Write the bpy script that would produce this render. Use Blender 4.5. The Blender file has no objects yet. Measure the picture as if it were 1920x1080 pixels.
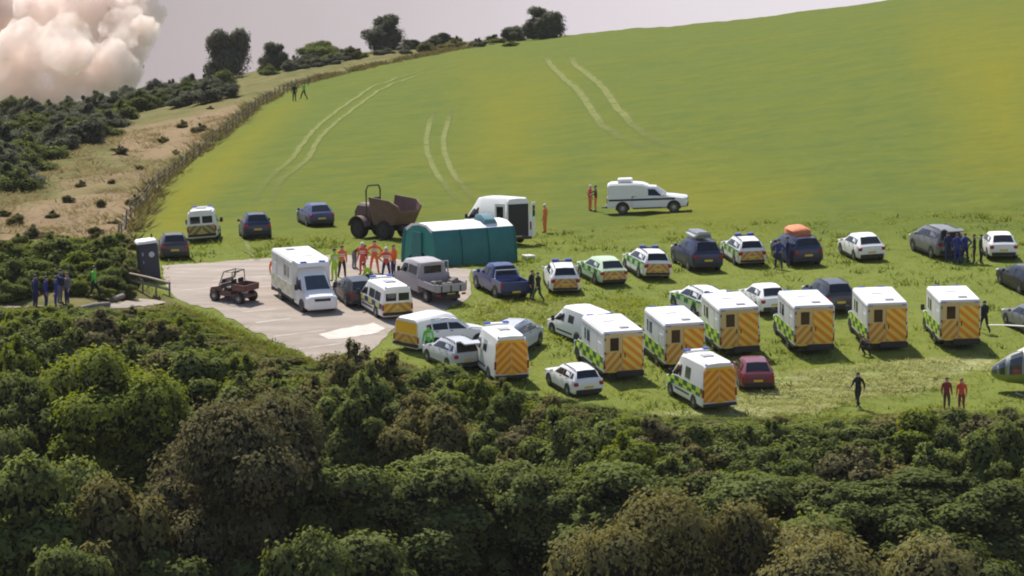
import bpy, bmesh, math, random
import numpy as np
from mathutils import Vector, Matrix, noise as mnoise
from mathutils.geometry import delaunay_2d_cdt

SC = bpy.context.scene
COL = SC.collection
R = math.radians
# ------------------------------------------------------------------ camera, sky, sun, exposure
F = 9500.0                     # focal length in pixels of a 1920 px wide picture (long telephoto)
YH = 200.0                     # picture row of the true horizon
PITCH = math.atan((540 - YH) / F)
CAMZ = 30.0
CP, SP = math.cos(PITCH), math.sin(PITCH)
cam = bpy.data.cameras.new('camera')
cam.sensor_width = 36.0
cam.lens = F * 36.0 / 1920.0
cam.clip_start = 1.0
cam.clip_end = 20000.0
co = bpy.data.objects.new('camera', cam)
co.location = (0, 0, CAMZ)
co.rotation_euler = (math.pi / 2 - PITCH, 0, 0)
COL.objects.link(co)
SC.camera = co

SUN_EL = R(57)
SUN_AZ = R(-27)                # measured from +Y, positive towards +X
world = bpy.data.worlds.new('World')
SC.world = world
world.use_nodes = True
wn = world.node_tree
for n in list(wn.nodes):
    wn.nodes.remove(n)
w_out = wn.nodes.new('ShaderNodeOutputWorld')
w_bg = wn.nodes.new('ShaderNodeBackground')
w_sky = wn.nodes.new('ShaderNodeTexSky')
w_sky.sky_type = 'NISHITA'
w_sky.sun_disc = False
w_sky.sun_elevation = SUN_EL
w_sky.sun_rotation = SUN_AZ
w_sky.air_density = 1.0
w_sky.dust_density = 1.0
w_sky.ozone_density = 1.5
w_bg.inputs['Strength'].default_value = 0.10
# smoky mauve haze low in the sky, all round the horizon, thinning out higher up
w_tc = wn.nodes.new('ShaderNodeTexCoord'); w_sp = wn.nodes.new('ShaderNodeSeparateXYZ'); wn.links.new(w_tc.outputs['Generated'], w_sp.inputs[0])
w_mr = wn.nodes.new('ShaderNodeMapRange'); w_mr.interpolation_type = 'SMOOTHSTEP'
w_mr.inputs[1].default_value = 0.0; w_mr.inputs[2].default_value = 0.45; w_mr.inputs[3].default_value = 0.92; w_mr.inputs[4].default_value = 0.0
wn.links.new(w_sp.outputs[2], w_mr.inputs[0])
# the drifting smoke makes the whole left side of the sky darker than the right side
w_az = wn.nodes.new('ShaderNodeMath'); w_az.operation = 'ARCTAN2'; wn.links.new(w_sp.outputs[0], w_az.inputs[0]); wn.links.new(w_sp.outputs[1], w_az.inputs[1])
w_nz = wn.nodes.new('ShaderNodeTexNoise'); w_nz.inputs['Scale'].default_value = 14.0; w_nz.inputs['Detail'].default_value = 4.0
wn.links.new(w_tc.outputs['Generated'], w_nz.inputs['Vector'])
w_ad = wn.nodes.new('ShaderNodeMath'); w_ad.operation = 'MULTIPLY_ADD'; w_ad.inputs[1].default_value = .06
wn.links.new(w_nz.outputs['Fac'], w_ad.inputs[0]); wn.links.new(w_az.outputs[0], w_ad.inputs[2])
w_m2 = wn.nodes.new('ShaderNodeMapRange'); w_m2.interpolation_type = 'SMOOTHSTEP'
w_m2.inputs[1].default_value = -.10; w_m2.inputs[2].default_value = .12
wn.links.new(w_ad.outputs[0], w_m2.inputs[0])
w_cr = wn.nodes.new('ShaderNodeMix'); w_cr.data_type = 'RGBA'
w_cr.inputs[6].default_value = (2.72, 2.26, 2.44, 1); w_cr.inputs[7].default_value = (6.0, 5.55, 6.05, 1)
wn.links.new(w_m2.outputs[0], w_cr.inputs[0])
w_mx = wn.nodes.new('ShaderNodeMix'); w_mx.data_type = 'RGBA'
wn.links.new(w_mr.outputs[0], w_mx.inputs[0]); wn.links.new(w_sky.outputs[0], w_mx.inputs[6]); wn.links.new(w_cr.outputs[2], w_mx.inputs[7])
wn.links.new(w_mx.outputs[2], w_bg.inputs[0])
wn.links.new(w_bg.outputs[0], w_out.inputs[0])

sl = bpy.data.lights.new('sun', 'SUN')
sl.energy = 5.0
sl.angle = R(0.5)
sl.color = (1.0, 0.93, 0.82)
so = bpy.data.objects.new('sun', sl)
sun_dir = Vector((math.sin(SUN_AZ) * math.cos(SUN_EL), math.cos(SUN_AZ) * math.cos(SUN_EL), math.sin(SUN_EL)))
so.rotation_euler = sun_dir.to_track_quat('Z', 'Y').to_euler()
so.location = (-100, 300, 200)
COL.objects.link(so)

SC.view_settings.view_transform = 'Standard'
SC.view_settings.look = 'None'
SC.view_settings.gamma = 1.0
SC.view_settings.use_curve_mapping = False
SC.view_settings.exposure = 0.47
SC.cycles.filter_width = 2.0
SC.cycles.volume_bounces = 14
SC.cycles.volume_max_steps = 512
SC.cycles.volume_step_rate = 0.3
SC.cycles.max_bounces = 16
SC.cycles.transparent_max_bounces = 16

# ------------------------------------------------------------------ helpers
rng = np.random.default_rng(7)
rnd = random.Random(11)

def link(o, parent=None):
    COL.objects.link(o)
    if parent is not None:
        o.parent = parent
    return o

def tag(o, label=None, cat=None, group=None, kind=None):
    if label: o['label'] = label
    if cat: o['category'] = cat
    if group: o['group'] = group
    if kind: o['kind'] = kind
    return o

def empty(name, label, cat, group=None):
    o = bpy.data.objects.new(name, None)
    o.empty_display_size = 0.3
    COL.objects.link(o)
    return tag(o, label, cat, group)

class MB:
    """collects shapes into one mesh, each with its own material slot"""
    def __init__(s):
        s.v = []; s.f = []; s.m = []
    def poly(s, pts, mi=0):
        b = len(s.v)
        s.v += [tuple(p) for p in pts]
        s.f.append(tuple(range(b, b + len(pts)))); s.m.append(mi)
    def box(s, c, d, mi=0, ch=0.0, mat=None):
        cx, cy, cz = c; hx, hy, hz = d[0] / 2, d[1] / 2, d[2] / 2
        b = len(s.v)
        if ch <= 0:
            P = [(cx + i * hx, cy + j * hy, cz + k * hz) for i in (-1, 1) for j in (-1, 1) for k in (-1, 1)]
            Fc = [(0, 1, 3, 2), (4, 6, 7, 5), (0, 4, 5, 1), (2, 3, 7, 6), (0, 2, 6, 4), (1, 5, 7, 3)]
        else:
            ch = min(ch, hx * .95, hy * .95, hz * .95)
            P = []; idx = {}
            for i in (-1, 1):
                for j in (-1, 1):
                    for k in (-1, 1):
                        idx[(i, j, k, 0)] = len(P); P.append((cx + i * hx, cy + j * (hy - ch), cz + k * (hz - ch)))
                        idx[(i, j, k, 1)] = len(P); P.append((cx + i * (hx - ch), cy + j * hy, cz + k * (hz - ch)))
                        idx[(i, j, k, 2)] = len(P); P.append((cx + i * (hx - ch), cy + j * (hy - ch), cz + k * hz))
            Fc = []
            for i in (-1, 1):
                q = [idx[(i, j, k, 0)] for j, k in ((-1, -1), (1, -1), (1, 1), (-1, 1))]
                Fc.append(q if i > 0 else q[::-1])
                q = [idx[(j, i, k, 1)] for j, k in ((-1, -1), (1, -1), (1, 1), (-1, 1))]
                Fc.append(q[::-1] if i > 0 else q)
                q = [idx[(j, k, i, 2)] for j, k in ((-1, -1), (1, -1), (1, 1), (-1, 1))]
                Fc.append(q if i > 0 else q[::-1])
            for a in (-1, 1):
                for c2 in (-1, 1):
                    Fc.append([idx[(a, c2, -1, 0)], idx[(a, c2, 1, 0)], idx[(a, c2, 1, 1)], idx[(a, c2, -1, 1)]][::(-1 if a * c2 > 0 else 1)])
                    Fc.append([idx[(a, -1, c2, 0)], idx[(a, 1, c2, 0)], idx[(a, 1, c2, 2)], idx[(a, -1, c2, 2)]][::(1 if a * c2 > 0 else -1)])
                    Fc.append([idx[(-1, a, c2, 1)], idx[(1, a, c2, 1)], idx[(1, a, c2, 2)], idx[(-1, a, c2, 2)]][::(-1 if a * c2 > 0 else 1)])
            for i in (-1, 1):
                for j in (-1, 1):
                    for k in (-1, 1):
                        t = [idx[(i, j, k, 0)], idx[(i, j, k, 1)], idx[(i, j, k, 2)]]
                        Fc.append(t if i * j * k > 0 else t[::-1])
        if mat is not None:
            P = [tuple(mat @ Vector(p)) for p in P]
        s.v += P
        for f in Fc:
            s.f.append(tuple(b + q for q in f)); s.m.append(mi)
    def tube(s, pts, r, n=8, mi=0, cap=True):
        pts = [Vector(p) for p in pts]
        rs = r if isinstance(r, (list, tuple)) else [r] * len(pts)
        b = len(s.v); up = Vector((0, 0, 1))
        for i, p in enumerate(pts):
            d = (pts[min(i + 1, len(pts) - 1)] - pts[max(i - 1, 0)]).normalized()
            a = d.cross(up)
            if a.length < 1e-3: a = d.cross(Vector((0, 1, 0)))
            a.normalize(); c = a.cross(d)
            for k in range(n):
                t = 2 * math.pi * k / n
                s.v.append(tuple(p + (a * math.cos(t) + c * math.sin(t)) * rs[i]))
        for i in range(len(pts) - 1):
            for k in range(n):
                k2 = (k + 1) % n
                s.f.append((b + i * n + k, b + i * n + k2, b + (i + 1) * n + k2, b + (i + 1) * n + k)); s.m.append(mi)
        if cap:
            s.f.append(tuple(b + k for k in range(n))[::-1]); s.m.append(mi)
            e = b + (len(pts) - 1) * n
            s.f.append(tuple(e + k for k in range(n))); s.m.append(mi)
    def disc(s, c, axis, prof, n=20, mi=0):
        """lathe round an axis 'x' or 'z' ; prof = [(r, h)]"""
        b = len(s.v); c = Vector(c)
        for r, h in prof:
            for k in range(n):
                t = 2 * math.pi * k / n
                q = (h, r * math.cos(t), r * math.sin(t)) if axis == 'x' else (r * math.cos(t), r * math.sin(t), h)
                s.v.append(tuple(c + Vector(q)))
        for i in range(len(prof) - 1):
            for k in range(n):
                k2 = (k + 1) % n
                s.f.append((b + i * n + k, b + i * n + k2, b + (i + 1) * n + k2, b + (i + 1) * n + k)); s.m.append(mi)
        s.f.append(tuple(b + k for k in range(n))[::-1]); s.m.append(mi)
        e = b + (len(prof) - 1) * n
        s.f.append(tuple(e + k for k in range(n))); s.m.append(mi)
    def ring_loft(s, rings, mi=0, cap=True, closed=True):
        b = len(s.v); n = len(rings[0])
        for r in rings: s.v += [tuple(p) for p in r]
        for i in range(len(rings) - 1):
            for k in range(n if closed else n - 1):
                k2 = (k + 1) % n
                s.f.append((b + i * n + k, b + (i + 1) * n + k, b + (i + 1) * n + k2, b + i * n + k2)); s.m.append(mi)
        if cap:
            s.f.append(tuple(b + k for k in range(n))); s.m.append(mi)
            e = b + (len(rings) - 1) * n
            s.f.append(tuple(e + k for k in range(n))[::-1]); s.m.append(mi)
    def mesh(s, name, mats, smooth=None, fix=True):
        me = bpy.data.meshes.new(name)
        me.from_pydata(s.v, [], s.f)
        for m in mats: me.materials.append(m)
        me.polygons.foreach_set('material_index', s.m)
        if fix:
            bm = bmesh.new(); bm.from_mesh(me)
            bmesh.ops.recalc_face_normals(bm, faces=bm.faces)
            bm.to_mesh(me); bm.free()
        if smooth is not None:
            me.polygons.foreach_set('use_smooth', [True] * len(me.polygons))
            me.set_sharp_from_angle(angle=R(smooth))
        me.update()
        return me

def obj(name, me, parent=None):
    return link(bpy.data.objects.new(name, me), parent)

# ------------------------------------------------------------------ materials
_M = {}
def nodes(m):
    m.use_nodes = True
    return m.node_tree
def pmat(name, col, rough=0.5, metal=0.0, coat=0.0, spec=0.5, emis=None):
    if name in _M: return _M[name]
    m = bpy.data.materials.new(name); nt = nodes(m)
    b = nt.nodes['Principled BSDF']
    b.inputs['Base Color'].default_value = (*col, 1)
    b.inputs['Roughness'].default_value = rough
    b.inputs['Metallic'].default_value = metal
    b.inputs['Coat Weight'].default_value = coat
    b.inputs['Specular IOR Level'].default_value = spec
    _M[name] = m
    return m

def wearmat(name, col, col2, scale=3.0, rough=0.6, amount=0.5, bump=0.0, detail=6):
    """colour that varies with noise over the object"""
    if name in _M: return _M[name]
    m = bpy.data.materials.new(name); nt = nodes(m)
    b = nt.nodes['Principled BSDF']; b.inputs['Roughness'].default_value = rough
    tc = nt.nodes.new('ShaderNodeTexCoord')
    nz = nt.nodes.new('ShaderNodeTexNoise'); nz.inputs['Scale'].default_value = scale; nz.inputs['Detail'].default_value = detail
    rp = nt.nodes.new('ShaderNodeValToRGB')
    rp.color_ramp.elements[0].position = .5 - amount * .3; rp.color_ramp.elements[0].color = (*col, 1)
    rp.color_ramp.elements[1].position = .5 + amount * .3; rp.color_ramp.elements[1].color = (*col2, 1)
    nt.links.new(tc.outputs['Object'], nz.inputs['Vector'])
    nt.links.new(nz.outputs['Fac'], rp.inputs['Fac'])
    nt.links.new(rp.outputs['Color'], b.inputs['Base Color'])
    if bump:
        bp = nt.nodes.new('ShaderNodeBump'); bp.inputs['Strength'].default_value = bump; bp.inputs['Distance'].default_value = .05
        nt.links.new(nz.outputs['Fac'], bp.inputs['Height']); nt.links.new(bp.outputs['Normal'], b.inputs['Normal'])
    _M[name] = m
    return m

class NG:
    """tiny node helper"""
    def __init__(s, nt): s.nt = nt
    def n(s, t, **kw):
        x = s.nt.nodes.new(t)
        for k, v in kw.items(): setattr(x, k, v)
        return x
    def l(s, a, b): s.nt.links.new(a, b)
    def math(s, op, a, b=None, c=None):
        x = s.nt.nodes.new('ShaderNodeMath'); x.operation = op
        for i, q in enumerate((a, b, c)):
            if q is None: continue
            if isinstance(q, (int, float)): x.inputs[i].default_value = q
            else: s.l(q, x.inputs[i])
        return x.outputs[0]
    def mix(s, fac, a, b):
        x = s.nt.nodes.new('ShaderNodeMix'); x.data_type = 'RGBA'
        if isinstance(fac, (int, float)): x.inputs[0].default_value = fac
        else: s.l(fac, x.inputs[0])
        for i, q in ((6, a), (7, b)):
            if isinstance(q, tuple): x.inputs[i].default_value = (*q, 1)
            else: s.l(q, x.inputs[i])
        return x.outputs[2]
    def noise(s, vec, scale, detail=4, rough=.55, dist=0.0):
        x = s.nt.nodes.new('ShaderNodeTexNoise')
        x.inputs['Scale'].default_value = scale; x.inputs['Detail'].default_value = detail
        x.inputs['Roughness'].default_value = rough; x.inputs['Distortion'].default_value = dist
        if vec is not None: s.l(vec, x.inputs['Vector'])
        return x.outputs['Fac']
    def step(s, v, a, b):
        x = s.nt.nodes.new('ShaderNodeMapRange'); x.interpolation_type = 'SMOOTHSTEP'
        s.l(v, x.inputs[0]); x.inputs[1].default_value = a; x.inputs[2].default_value = b
        return x.outputs[0]

def stripe_mat(name, ca, cb, period, slope, mode='chevron', x0=0.0, rough=.45):
    """flat reflective print: chevrons or one way diagonal stripes on a panel in the x-z plane"""
    if name in _M: return _M[name]
    m = bpy.data.materials.new(name); nt = nodes(m); g = NG(nt)
    b = nt.nodes['Principled BSDF']; b.inputs['Roughness'].default_value = rough
    tc = g.n('ShaderNodeTexCoord'); sp = g.n('ShaderNodeSeparateXYZ'); g.l(tc.outputs['Object'], sp.inputs[0])
    x = g.math('SUBTRACT', sp.outputs[0], x0)
    if mode == 'chevron': x = g.math('ABSOLUTE', x)
    v = g.math('MULTIPLY_ADD', x, slope, sp.outputs[2])
    v = g.math('FRACT', g.math('DIVIDE', v, period))
    f = g.math('GREATER_THAN', v, 0.5)
    nz = g.noise(tc.outputs['Object'], 2.5)
    c = g.mix(f, ca, cb)
    c = g.mix(g.math('MULTIPLY', nz, .18), c, (.34, .22, .10))
    g.l(c, b.inputs['Base Color'])
    _M[name] = m
    return m

def check_mat(name, ca, cb, sy, sz, z0):
    """blocks of two colours in alternate squares on a panel in the y-z plane"""
    if name in _M: return _M[name]
    m = bpy.data.materials.new(name); nt = nodes(m); g = NG(nt)
    b = nt.nodes['Principled BSDF']; b.inputs['Roughness'].default_value = .4
    tc = g.n('ShaderNodeTexCoord'); sp = g.n('ShaderNodeSeparateXYZ'); g.l(tc.outputs['Object'], sp.inputs[0])
    a = g.math('FLOOR', g.math('DIVIDE', sp.outputs[1], sy))
    c = g.math('FLOOR', g.math('DIVIDE', g.math('SUBTRACT', sp.outputs[2], z0), sz))
    f = g.math('GREATER_THAN', g.math('FRACT', g.math('MULTIPLY', g.math('ADD', a, c), .5)), .25)
    g.l(g.mix(f, ca, cb), b.inputs['Base Color'])
    _M[name] = m
    return m
# ------------------------------------------------------------------ the lie of the land
XC = [-400, 0, 100, 250, 350, 450, 560, 700, 860, 960, 1060, 1160, 1200, 1250, 1400, 1650, 1920, 2300]
YC = [235, 215, 205, 188, 165, 140, 118, 97, 78, 74, 66, 56, 52, 50, 36, 2, -30, -60]
XE = [-400, 0, 250, 330, 400, 480, 560, 640, 740, 900, 1000, 1100, 1240, 1400, 1920, 2300]
YE = [592, 592, 590, 580, 604, 645, 676, 700, 715, 745, 755, 768, 790, 792, 790, 790]
def y_crest(x): return np.interp(x, XC, YC)
def y_edge(x): return np.interp(x, XE, YE)

def ray(px, py):
    a = (px - 960) / F; b = (540 - py) / F
    dy = CP + b * SP
    return a / dy, (-SP + b * CP) / dy          # X/Y and (Z-CAMZ)/Y
def project(p):
    x, y, z = p[0], p[1], p[2] - CAMZ
    d = y * CP - z * SP; v = y * SP + z * CP
    return 960 + F * x / d, 540 - F * v / d

def px_of_u(u): return 960 + F * u              # good enough for picking a profile

def dgrid():
    d = [3, 30, 60, 90, 120, 150, 175, 195, 210, 220]
    v = 222.0
    while v < 352: d.append(v); v += 0.3
    st = 0.3
    while v < 1100: d.append(v); st *= 1.022; v += st
    while v < 2700: d.append(v); v *= 1.08
    return np.array(d + [3000.0])
DG = dgrid()
pxc = np.concatenate([[-22000, -14000, -9000, -6000, -4000, -3000, -2200, -1600, -1200, -900, -700, -500, -350],
                      np.arange(-250, 2176, 5.0), [2300, 2450, 2700, 3000, 3500, 4200, 5500, 8000, 11000, 16000, 24000]])
UG = (pxc - 960) / F

def profile(px):
    xx = float(np.clip(px, -400, 2300))
    yc, ye = float(y_crest(xx)), float(y_edge(xx))
    ys = np.linspace(yc, ye, 500)
    s0 = np.interp(xx, [0, 900, 1300, 1920], [10, 10, 12.5, 14.5])
    t = np.clip((ys - yc) / (520 - yc), 0, 1)
    s = np.where(ys >= 520, 32 + (ys - 520) * .0168, s0 + (32 - s0) * t ** .6)
    k = np.exp(-np.linspace(-2.5, 2.5, 61) ** 2 / 2); k /= k.sum()
    pad = np.concatenate([2 * s[0] - s[30:0:-1], s, 2 * s[-1] - s[-2:-32:-1]])
    s = np.convolve(pad, k, 'valid')
    D = F / s
    _, sl = ray(xx, ys)
    Z = CAMZ + D * sl
    o = np.argsort(D)
    return D[o], Z[o], D[-1], Z[-1], D[0], Z[0], sl[0]

ZG = np.zeros((len(UG), len(DG))); DE = np.zeros(len(UG))
_pc = {}
for i, px in enumerate(pxc):
    key = float(np.clip(px, -400, 2300))
    if key not in _pc: _pc[key] = profile(key)
    D, Z, de, ze, dc, zc, mc = _pc[key]
    z = np.interp(DG, D, Z)
    near = DG < de; d = de - DG[near]
    zn = ze - .30 * (np.sqrt(np.minimum(d, 6) ** 2 + 9) - 3) - np.clip(d - 6, 0, 30) * .48 - np.clip(d - 36, 0, 60) * .12
    z[near] = zn
    far = DG > dc; d = DG[far] - dc
    zf = zc + mc * d - .00035 * np.minimum(d, 120) ** 2 - np.maximum(d - 120, 0) * .05
    z[far] = np.maximum(zf, -25 - 0 * d)
    ZG[i] = z; DE[i] = de
# gentle unevenness
XX = UG[:, None] * DG[None, :]; YY = np.repeat(DG[None, :], len(UG), 0)
def vnoise(x, y, sc, seed):
    """cheap value noise on arrays"""
    x = x / sc + seed * 17.3; y = y / sc + seed * 9.1
    xi = np.floor(x).astype(np.int64); yi = np.floor(y).astype(np.int64)
    fx = x - xi; fy = y - yi; fx = fx * fx * (3 - 2 * fx); fy = fy * fy * (3 - 2 * fy)
    def h(a, b):
        q = (a * 374761393 + b * 668265263 + seed * 1442695) & 0xffffffff
        q = ((q ^ (q >> 13)) * 1274126177) & 0xffffffff
        return ((q ^ (q >> 16)) & 0xffff) / 65535.0
    return (h(xi, yi) * (1 - fx) + h(xi + 1, yi) * fx) * (1 - fy) + (h(xi, yi + 1) * (1 - fx) + h(xi + 1, yi + 1) * fx) * fy

def inpoly(x, y, P):
    x = np.asarray(x, float); y = np.asarray(y, float); r = np.zeros(x.shape, bool)
    j = len(P) - 1
    for i in range(len(P)):
        xi, yi = P[i]; xj, yj = P[j]
        c = ((yi > y) != (yj > y)) & (x < (xj - xi) * (y - yi) / (yj - yi + 1e-12) + xi)
        r ^= c; j = i
    return r

CARPARK = [(303, 499), (420, 491), (520, 483), (640, 477), (745, 486), (800, 500), (884, 506), (880, 560), (810, 592),
           (742, 612), (716, 640), (690, 662), (648, 694), (612, 684), (540, 652), (470, 619), (400, 579), (330, 564), (310, 527)]
FLD = [(-60, 1020), (50, 1010), (78, 960), (95, 850), (125, 700), (160, 560), (200, 482), (270, 402), (350, 302), (440, 252), (520, 244), (556, 318), (600, 380), (650, 470), (700, 580), (1100, 580)]
def x_field(y): return np.interp(y, [q[0] for q in FLD], [q[1] for q in FLD])

dd = YY * CP - (ZG - CAMZ) * SP
PXG = 960 + F * XX / dd
PYG = 540 - F * (YY * SP + (ZG - CAMZ) * CP) / dd
park = inpoly(PXG, PYG, [(290, 480), (760, 470), (900, 500), (890, 575), (760, 640), (650, 710), (600, 690), (310, 580)])
amp = np.where((YY > 200) & (YY < 1000), 1.0, 0.3) * np.where(park, 0.0, 1.0)
rough_side = PXG < x_field(PYG)
ZG += amp * ((vnoise(XX, YY, 7, 1) - .5) * .22 + (vnoise(XX, YY, 1.6, 2) - .5) * .10
             + np.where(rough_side, 1, .45) * (vnoise(XX, YY, .7, 3) - .5) * .16)
ZG += np.where(rough_side, amp, 0) * ((vnoise(XX, YY, 5, 4) - .5) * .9)

def zg(X, Y):
    """ground height"""
    u = X / Y
    i = np.clip(np.searchsorted(UG, u) - 1, 0, len(UG) - 2); j = np.clip(np.searchsorted(DG, Y) - 1, 0, len(DG) - 2)
    a = (u - UG[i]) / (UG[i + 1] - UG[i]); b = (Y - DG[j]) / (DG[j + 1] - DG[j])
    return (ZG[i, j] * (1 - b) + ZG[i, j + 1] * b) * (1 - a) + (ZG[i + 1, j] * (1 - b) + ZG[i + 1, j + 1] * b) * a
_j0 = int(np.searchsorted(DG, 224)); _j1 = int(np.searchsorted(DG, 1100))
_DD = DG[_j0:_j1]
def ground(px, py):
    """where the line of sight through a picture point meets the ground"""
    u, m = ray(px, py)
    z = zg(u * _DD, _DD); r = CAMZ + m * _DD
    d = z - r
    k = np.nonzero((d[1:] >= 0) & (d[:-1] < 0))[0]
    if len(k) == 0:
        D = _DD[int(np.argmax(d))]
    else:
        k = k[0]; t = -d[k] / (d[k + 1] - d[k]); D = _DD[k] + t * (_DD[k + 1] - _DD[k])
    return Vector((u * D, D, float(zg(u * D, D))))
def normal(X, Y, e=1.2):
    return Vector((-(zg(X + e, Y) - zg(X - e, Y)) / (2 * e), -(zg(X, Y + e) - zg(X, Y - e)) / (2 * e), 1)).normalized()
def edge_d(px): return float(np.interp(px, pxc, DE))

# ------------------------------------------------------------------ ground sheet
ni, nj = ZG.shape
V = np.stack([XX, YY, ZG], -1).reshape(-1, 3)
I, J = np.meshgrid(np.arange(ni - 1), np.arange(nj - 1), indexing='ij')
q = (I * nj + J).ravel()
quads = np.stack([q, q + nj, q + nj + 1, q + 1], -1)
def grid_mesh(name, V, quads):
    me = bpy.data.meshes.new(name)
    me.vertices.add(len(V)); me.vertices.foreach_set('co', np.ascontiguousarray(V, np.float32).ravel())
    k = quads.shape[1]
    me.loops.add(quads.size); me.loops.foreach_set('vertex_index', np.ascontiguousarray(quads, np.int32).ravel())
    me.polygons.add(len(quads)); me.polygons.foreach_set('loop_start', np.arange(0, quads.size, k, dtype=np.int32))
    me.polygons.foreach_set('loop_total', np.full(len(quads), k, np.int32))
    me.update(calc_edges=True)
    return me
gme = grid_mesh('field', V, quads)
gme.polygons.foreach_set('use_smooth', np.ones(len(quads), bool))
def fattr(me, name, arr):
    a = me.attributes.new(name, 'FLOAT', 'POINT'); a.data.foreach_set('value', np.ascontiguousarray(arr, np.float32).ravel())
def soft(P, grow):
    """1 inside a picture polygon, fading out over 'grow' pixels"""
    d = np.full(PXG.shape, 1e9); n = len(P)
    for i in range(n):
        ax, ay = P[i]; bx, by = P[(i + 1) % n]
        t = np.clip(((PXG - ax) * (bx - ax) + (PYG - ay) * (by - ay)) / ((bx - ax) ** 2 + (by - ay) ** 2), 0, 1)
        d = np.minimum(d, np.hypot(PXG - ax - t * (bx - ax), PYG - ay - t * (by - ay)))
    ins = inpoly(PXG, PYG, P)
    return np.clip(.5 + np.where(ins, d, -d) / (2 * grow), 0, 1)
m_field = np.clip(.5 + (PXG - x_field(PYG)) / 16, 0, 1) * np.clip(.5 + (y_edge(np.clip(PXG, -400, 2300)) + 6 - PYG) / 14, 0, 1)
m_field = np.where(YY > 1000, 1, m_field); m_field = np.where(YY < 215, .3, m_field)
m_dry = np.maximum.reduce([soft([(1440, 700), (1560, 690), (1700, 672), (1860, 668), (1870, 690), (1800, 712), (1700, 738), (1600, 748), (1530, 775), (1420, 782), (1330, 775), (1390, 735)], 22),
                           .55 * soft([(880, 560), (1100, 560), (1180, 590), (1010, 610), (930, 605), (860, 590)], 30),
                           .75 * soft([(1200, 760), (1450, 770), (1460, 792), (1160, 790)], 14)])
m_tan = np.maximum.reduce([soft([(0, 400), (150, 370), (330, 345), (300, 400), (240, 440), (0, 462)], 26),
                           soft([(230, 245), (330, 225), (450, 190), (440, 225), (380, 275), (300, 300), (210, 300)], 22),
                           .55 * soft([(90, 320), (230, 300), (400, 280), (300, 370), (90, 390)], 30)])
m_yel = np.maximum.reduce([soft([(250, 500), (310, 350), (420, 270), (520, 200), (560, 190), (430, 330), (380, 380), (330, 460)], 30),
                           .8 * soft([(1500, 350), (1400, 430), (1250, 420), (1150, 330), (1300, 320)], 60),
                           soft([(1750, 60), (1960, 40), (1960, 330), (1820, 300)], 90),
                           .7 * soft([(880, 130), (1050, 150), (1000, 330), (880, 330)], 60)])
m_slope_light = np.clip((PYG - 415) / 90, 0, 1)  # paints the lower field paler, making up for weaker sun on its slope
for nme, arr in (('slope_light', m_slope_light), ('field', m_field), ('dry', m_dry), ('tan', m_tan), ('yel', m_yel)): fattr(gme, nme, arr)

gm = bpy.data.materials.new('field_grass'); nt = nodes(gm); g = NG(nt)
b = nt.nodes['Principled BSDF']; b.inputs['Roughness'].default_value = .95; b.inputs['Specular IOR Level'].default_value = .03
tc = g.n('ShaderNodeTexCoord'); P0 = tc.outputs['Object']
def at(nm):
    a = g.n('ShaderNodeAttribute'); a.attribute_name = nm; return a.outputs['Fac']
n_big = g.noise(P0, .03, 3); n_mid = g.noise(P0, .25, 5, .6); n_fine = g.noise(P0, 3.2, 5, .7); n_tiny = g.noise(P0, 9.0, 3, .7)
grass = g.mix(g.step(n_big, .35, .65), (.104, .133, .025), (.118, .135, .022))
grass = g.mix(g.step(n_mid, .38, .66), grass, (.087, .120, .026))
grass = g.mix(g.math('MULTIPLY', at('yel'), .75), grass, (.168, .160, .014))
n_m2 = g.noise(P0, .75, 6, .7)
grass = g.mix(g.math('MULTIPLY', g.step(n_m2, .48, .68), .30), grass, (.088, .118, .026))
grass = g.mix(g.math('MULTIPLY', g.step(n_m2, .50, .32), .22), grass, (.185, .19, .05))
grass = g.mix(g.math('MULTIPLY', at('slope_light'), .45), grass, (.20, .232, .055))
grass = g.mix(g.math('MULTIPLY', g.step(n_fine, .52, .72), .35), grass, (.085, .115, .028))
grass = g.mix(g.math('MULTIPLY', g.step(n_tiny, .55, .75), .35), grass, (.19, .205, .055))
mpd = g.n('ShaderNodeMapping'); mpd.inputs['Scale'].default_value = (.16, 1.1, 1); mpd.inputs['Rotation'].default_value = (0, 0, R(-12)); g.l(P0, mpd.inputs['Vector'])
n_sw = g.noise(mpd.outputs[0], 1.0, 4, .6)
dryc = g.mix(g.step(g.math('ADD', g.math('MULTIPLY', n_fine, .4), g.math('MULTIPLY', n_sw, .6)), .40, .58), (.32, .32, .165), (.175, .205, .062))
grass = g.mix(g.step(g.math('ADD', at('dry'), g.math('MULTIPLY', g.math('SUBTRACT', n_mid, .5), .9)), .35, .75), grass, dryc)
scrub = g.mix(g.step(n_mid, .35, .65), (.165, .145, .062), (.105, .108, .038))
scrub = g.mix(g.math('MULTIPLY', g.step(n_fine, .5, .7), .6), scrub, (.05, .05, .025))
tanc = g.mix(g.step(n_fine, .35, .65), (.255, .182, .112), (.175, .135, .078))
scrub = g.mix(g.step(g.math('ADD', at('tan'), g.math('MULTIPLY', g.math('SUBTRACT', n_mid, .5), .7)), .35, .7), scrub, tanc)
col = g.mix(g.step(g.math('ADD', at('field'), g.math('MULTIPLY', g.math('SUBTRACT', n_fine, .5), .25)), .4, .6), scrub, grass)
g.l(col, b.inputs['Base Color'])
bp = g.n('ShaderNodeBump'); bp.inputs['Strength'].default_value = .6; bp.inputs['Distance'].default_value = .12
g.l(n_fine, bp.inputs['Height']); g.l(bp.outputs['Normal'], b.inputs['Normal'])
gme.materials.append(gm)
tag(obj('field', gme), 'green grass field sloping up to the skyline', 'ground', kind='structure')

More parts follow.
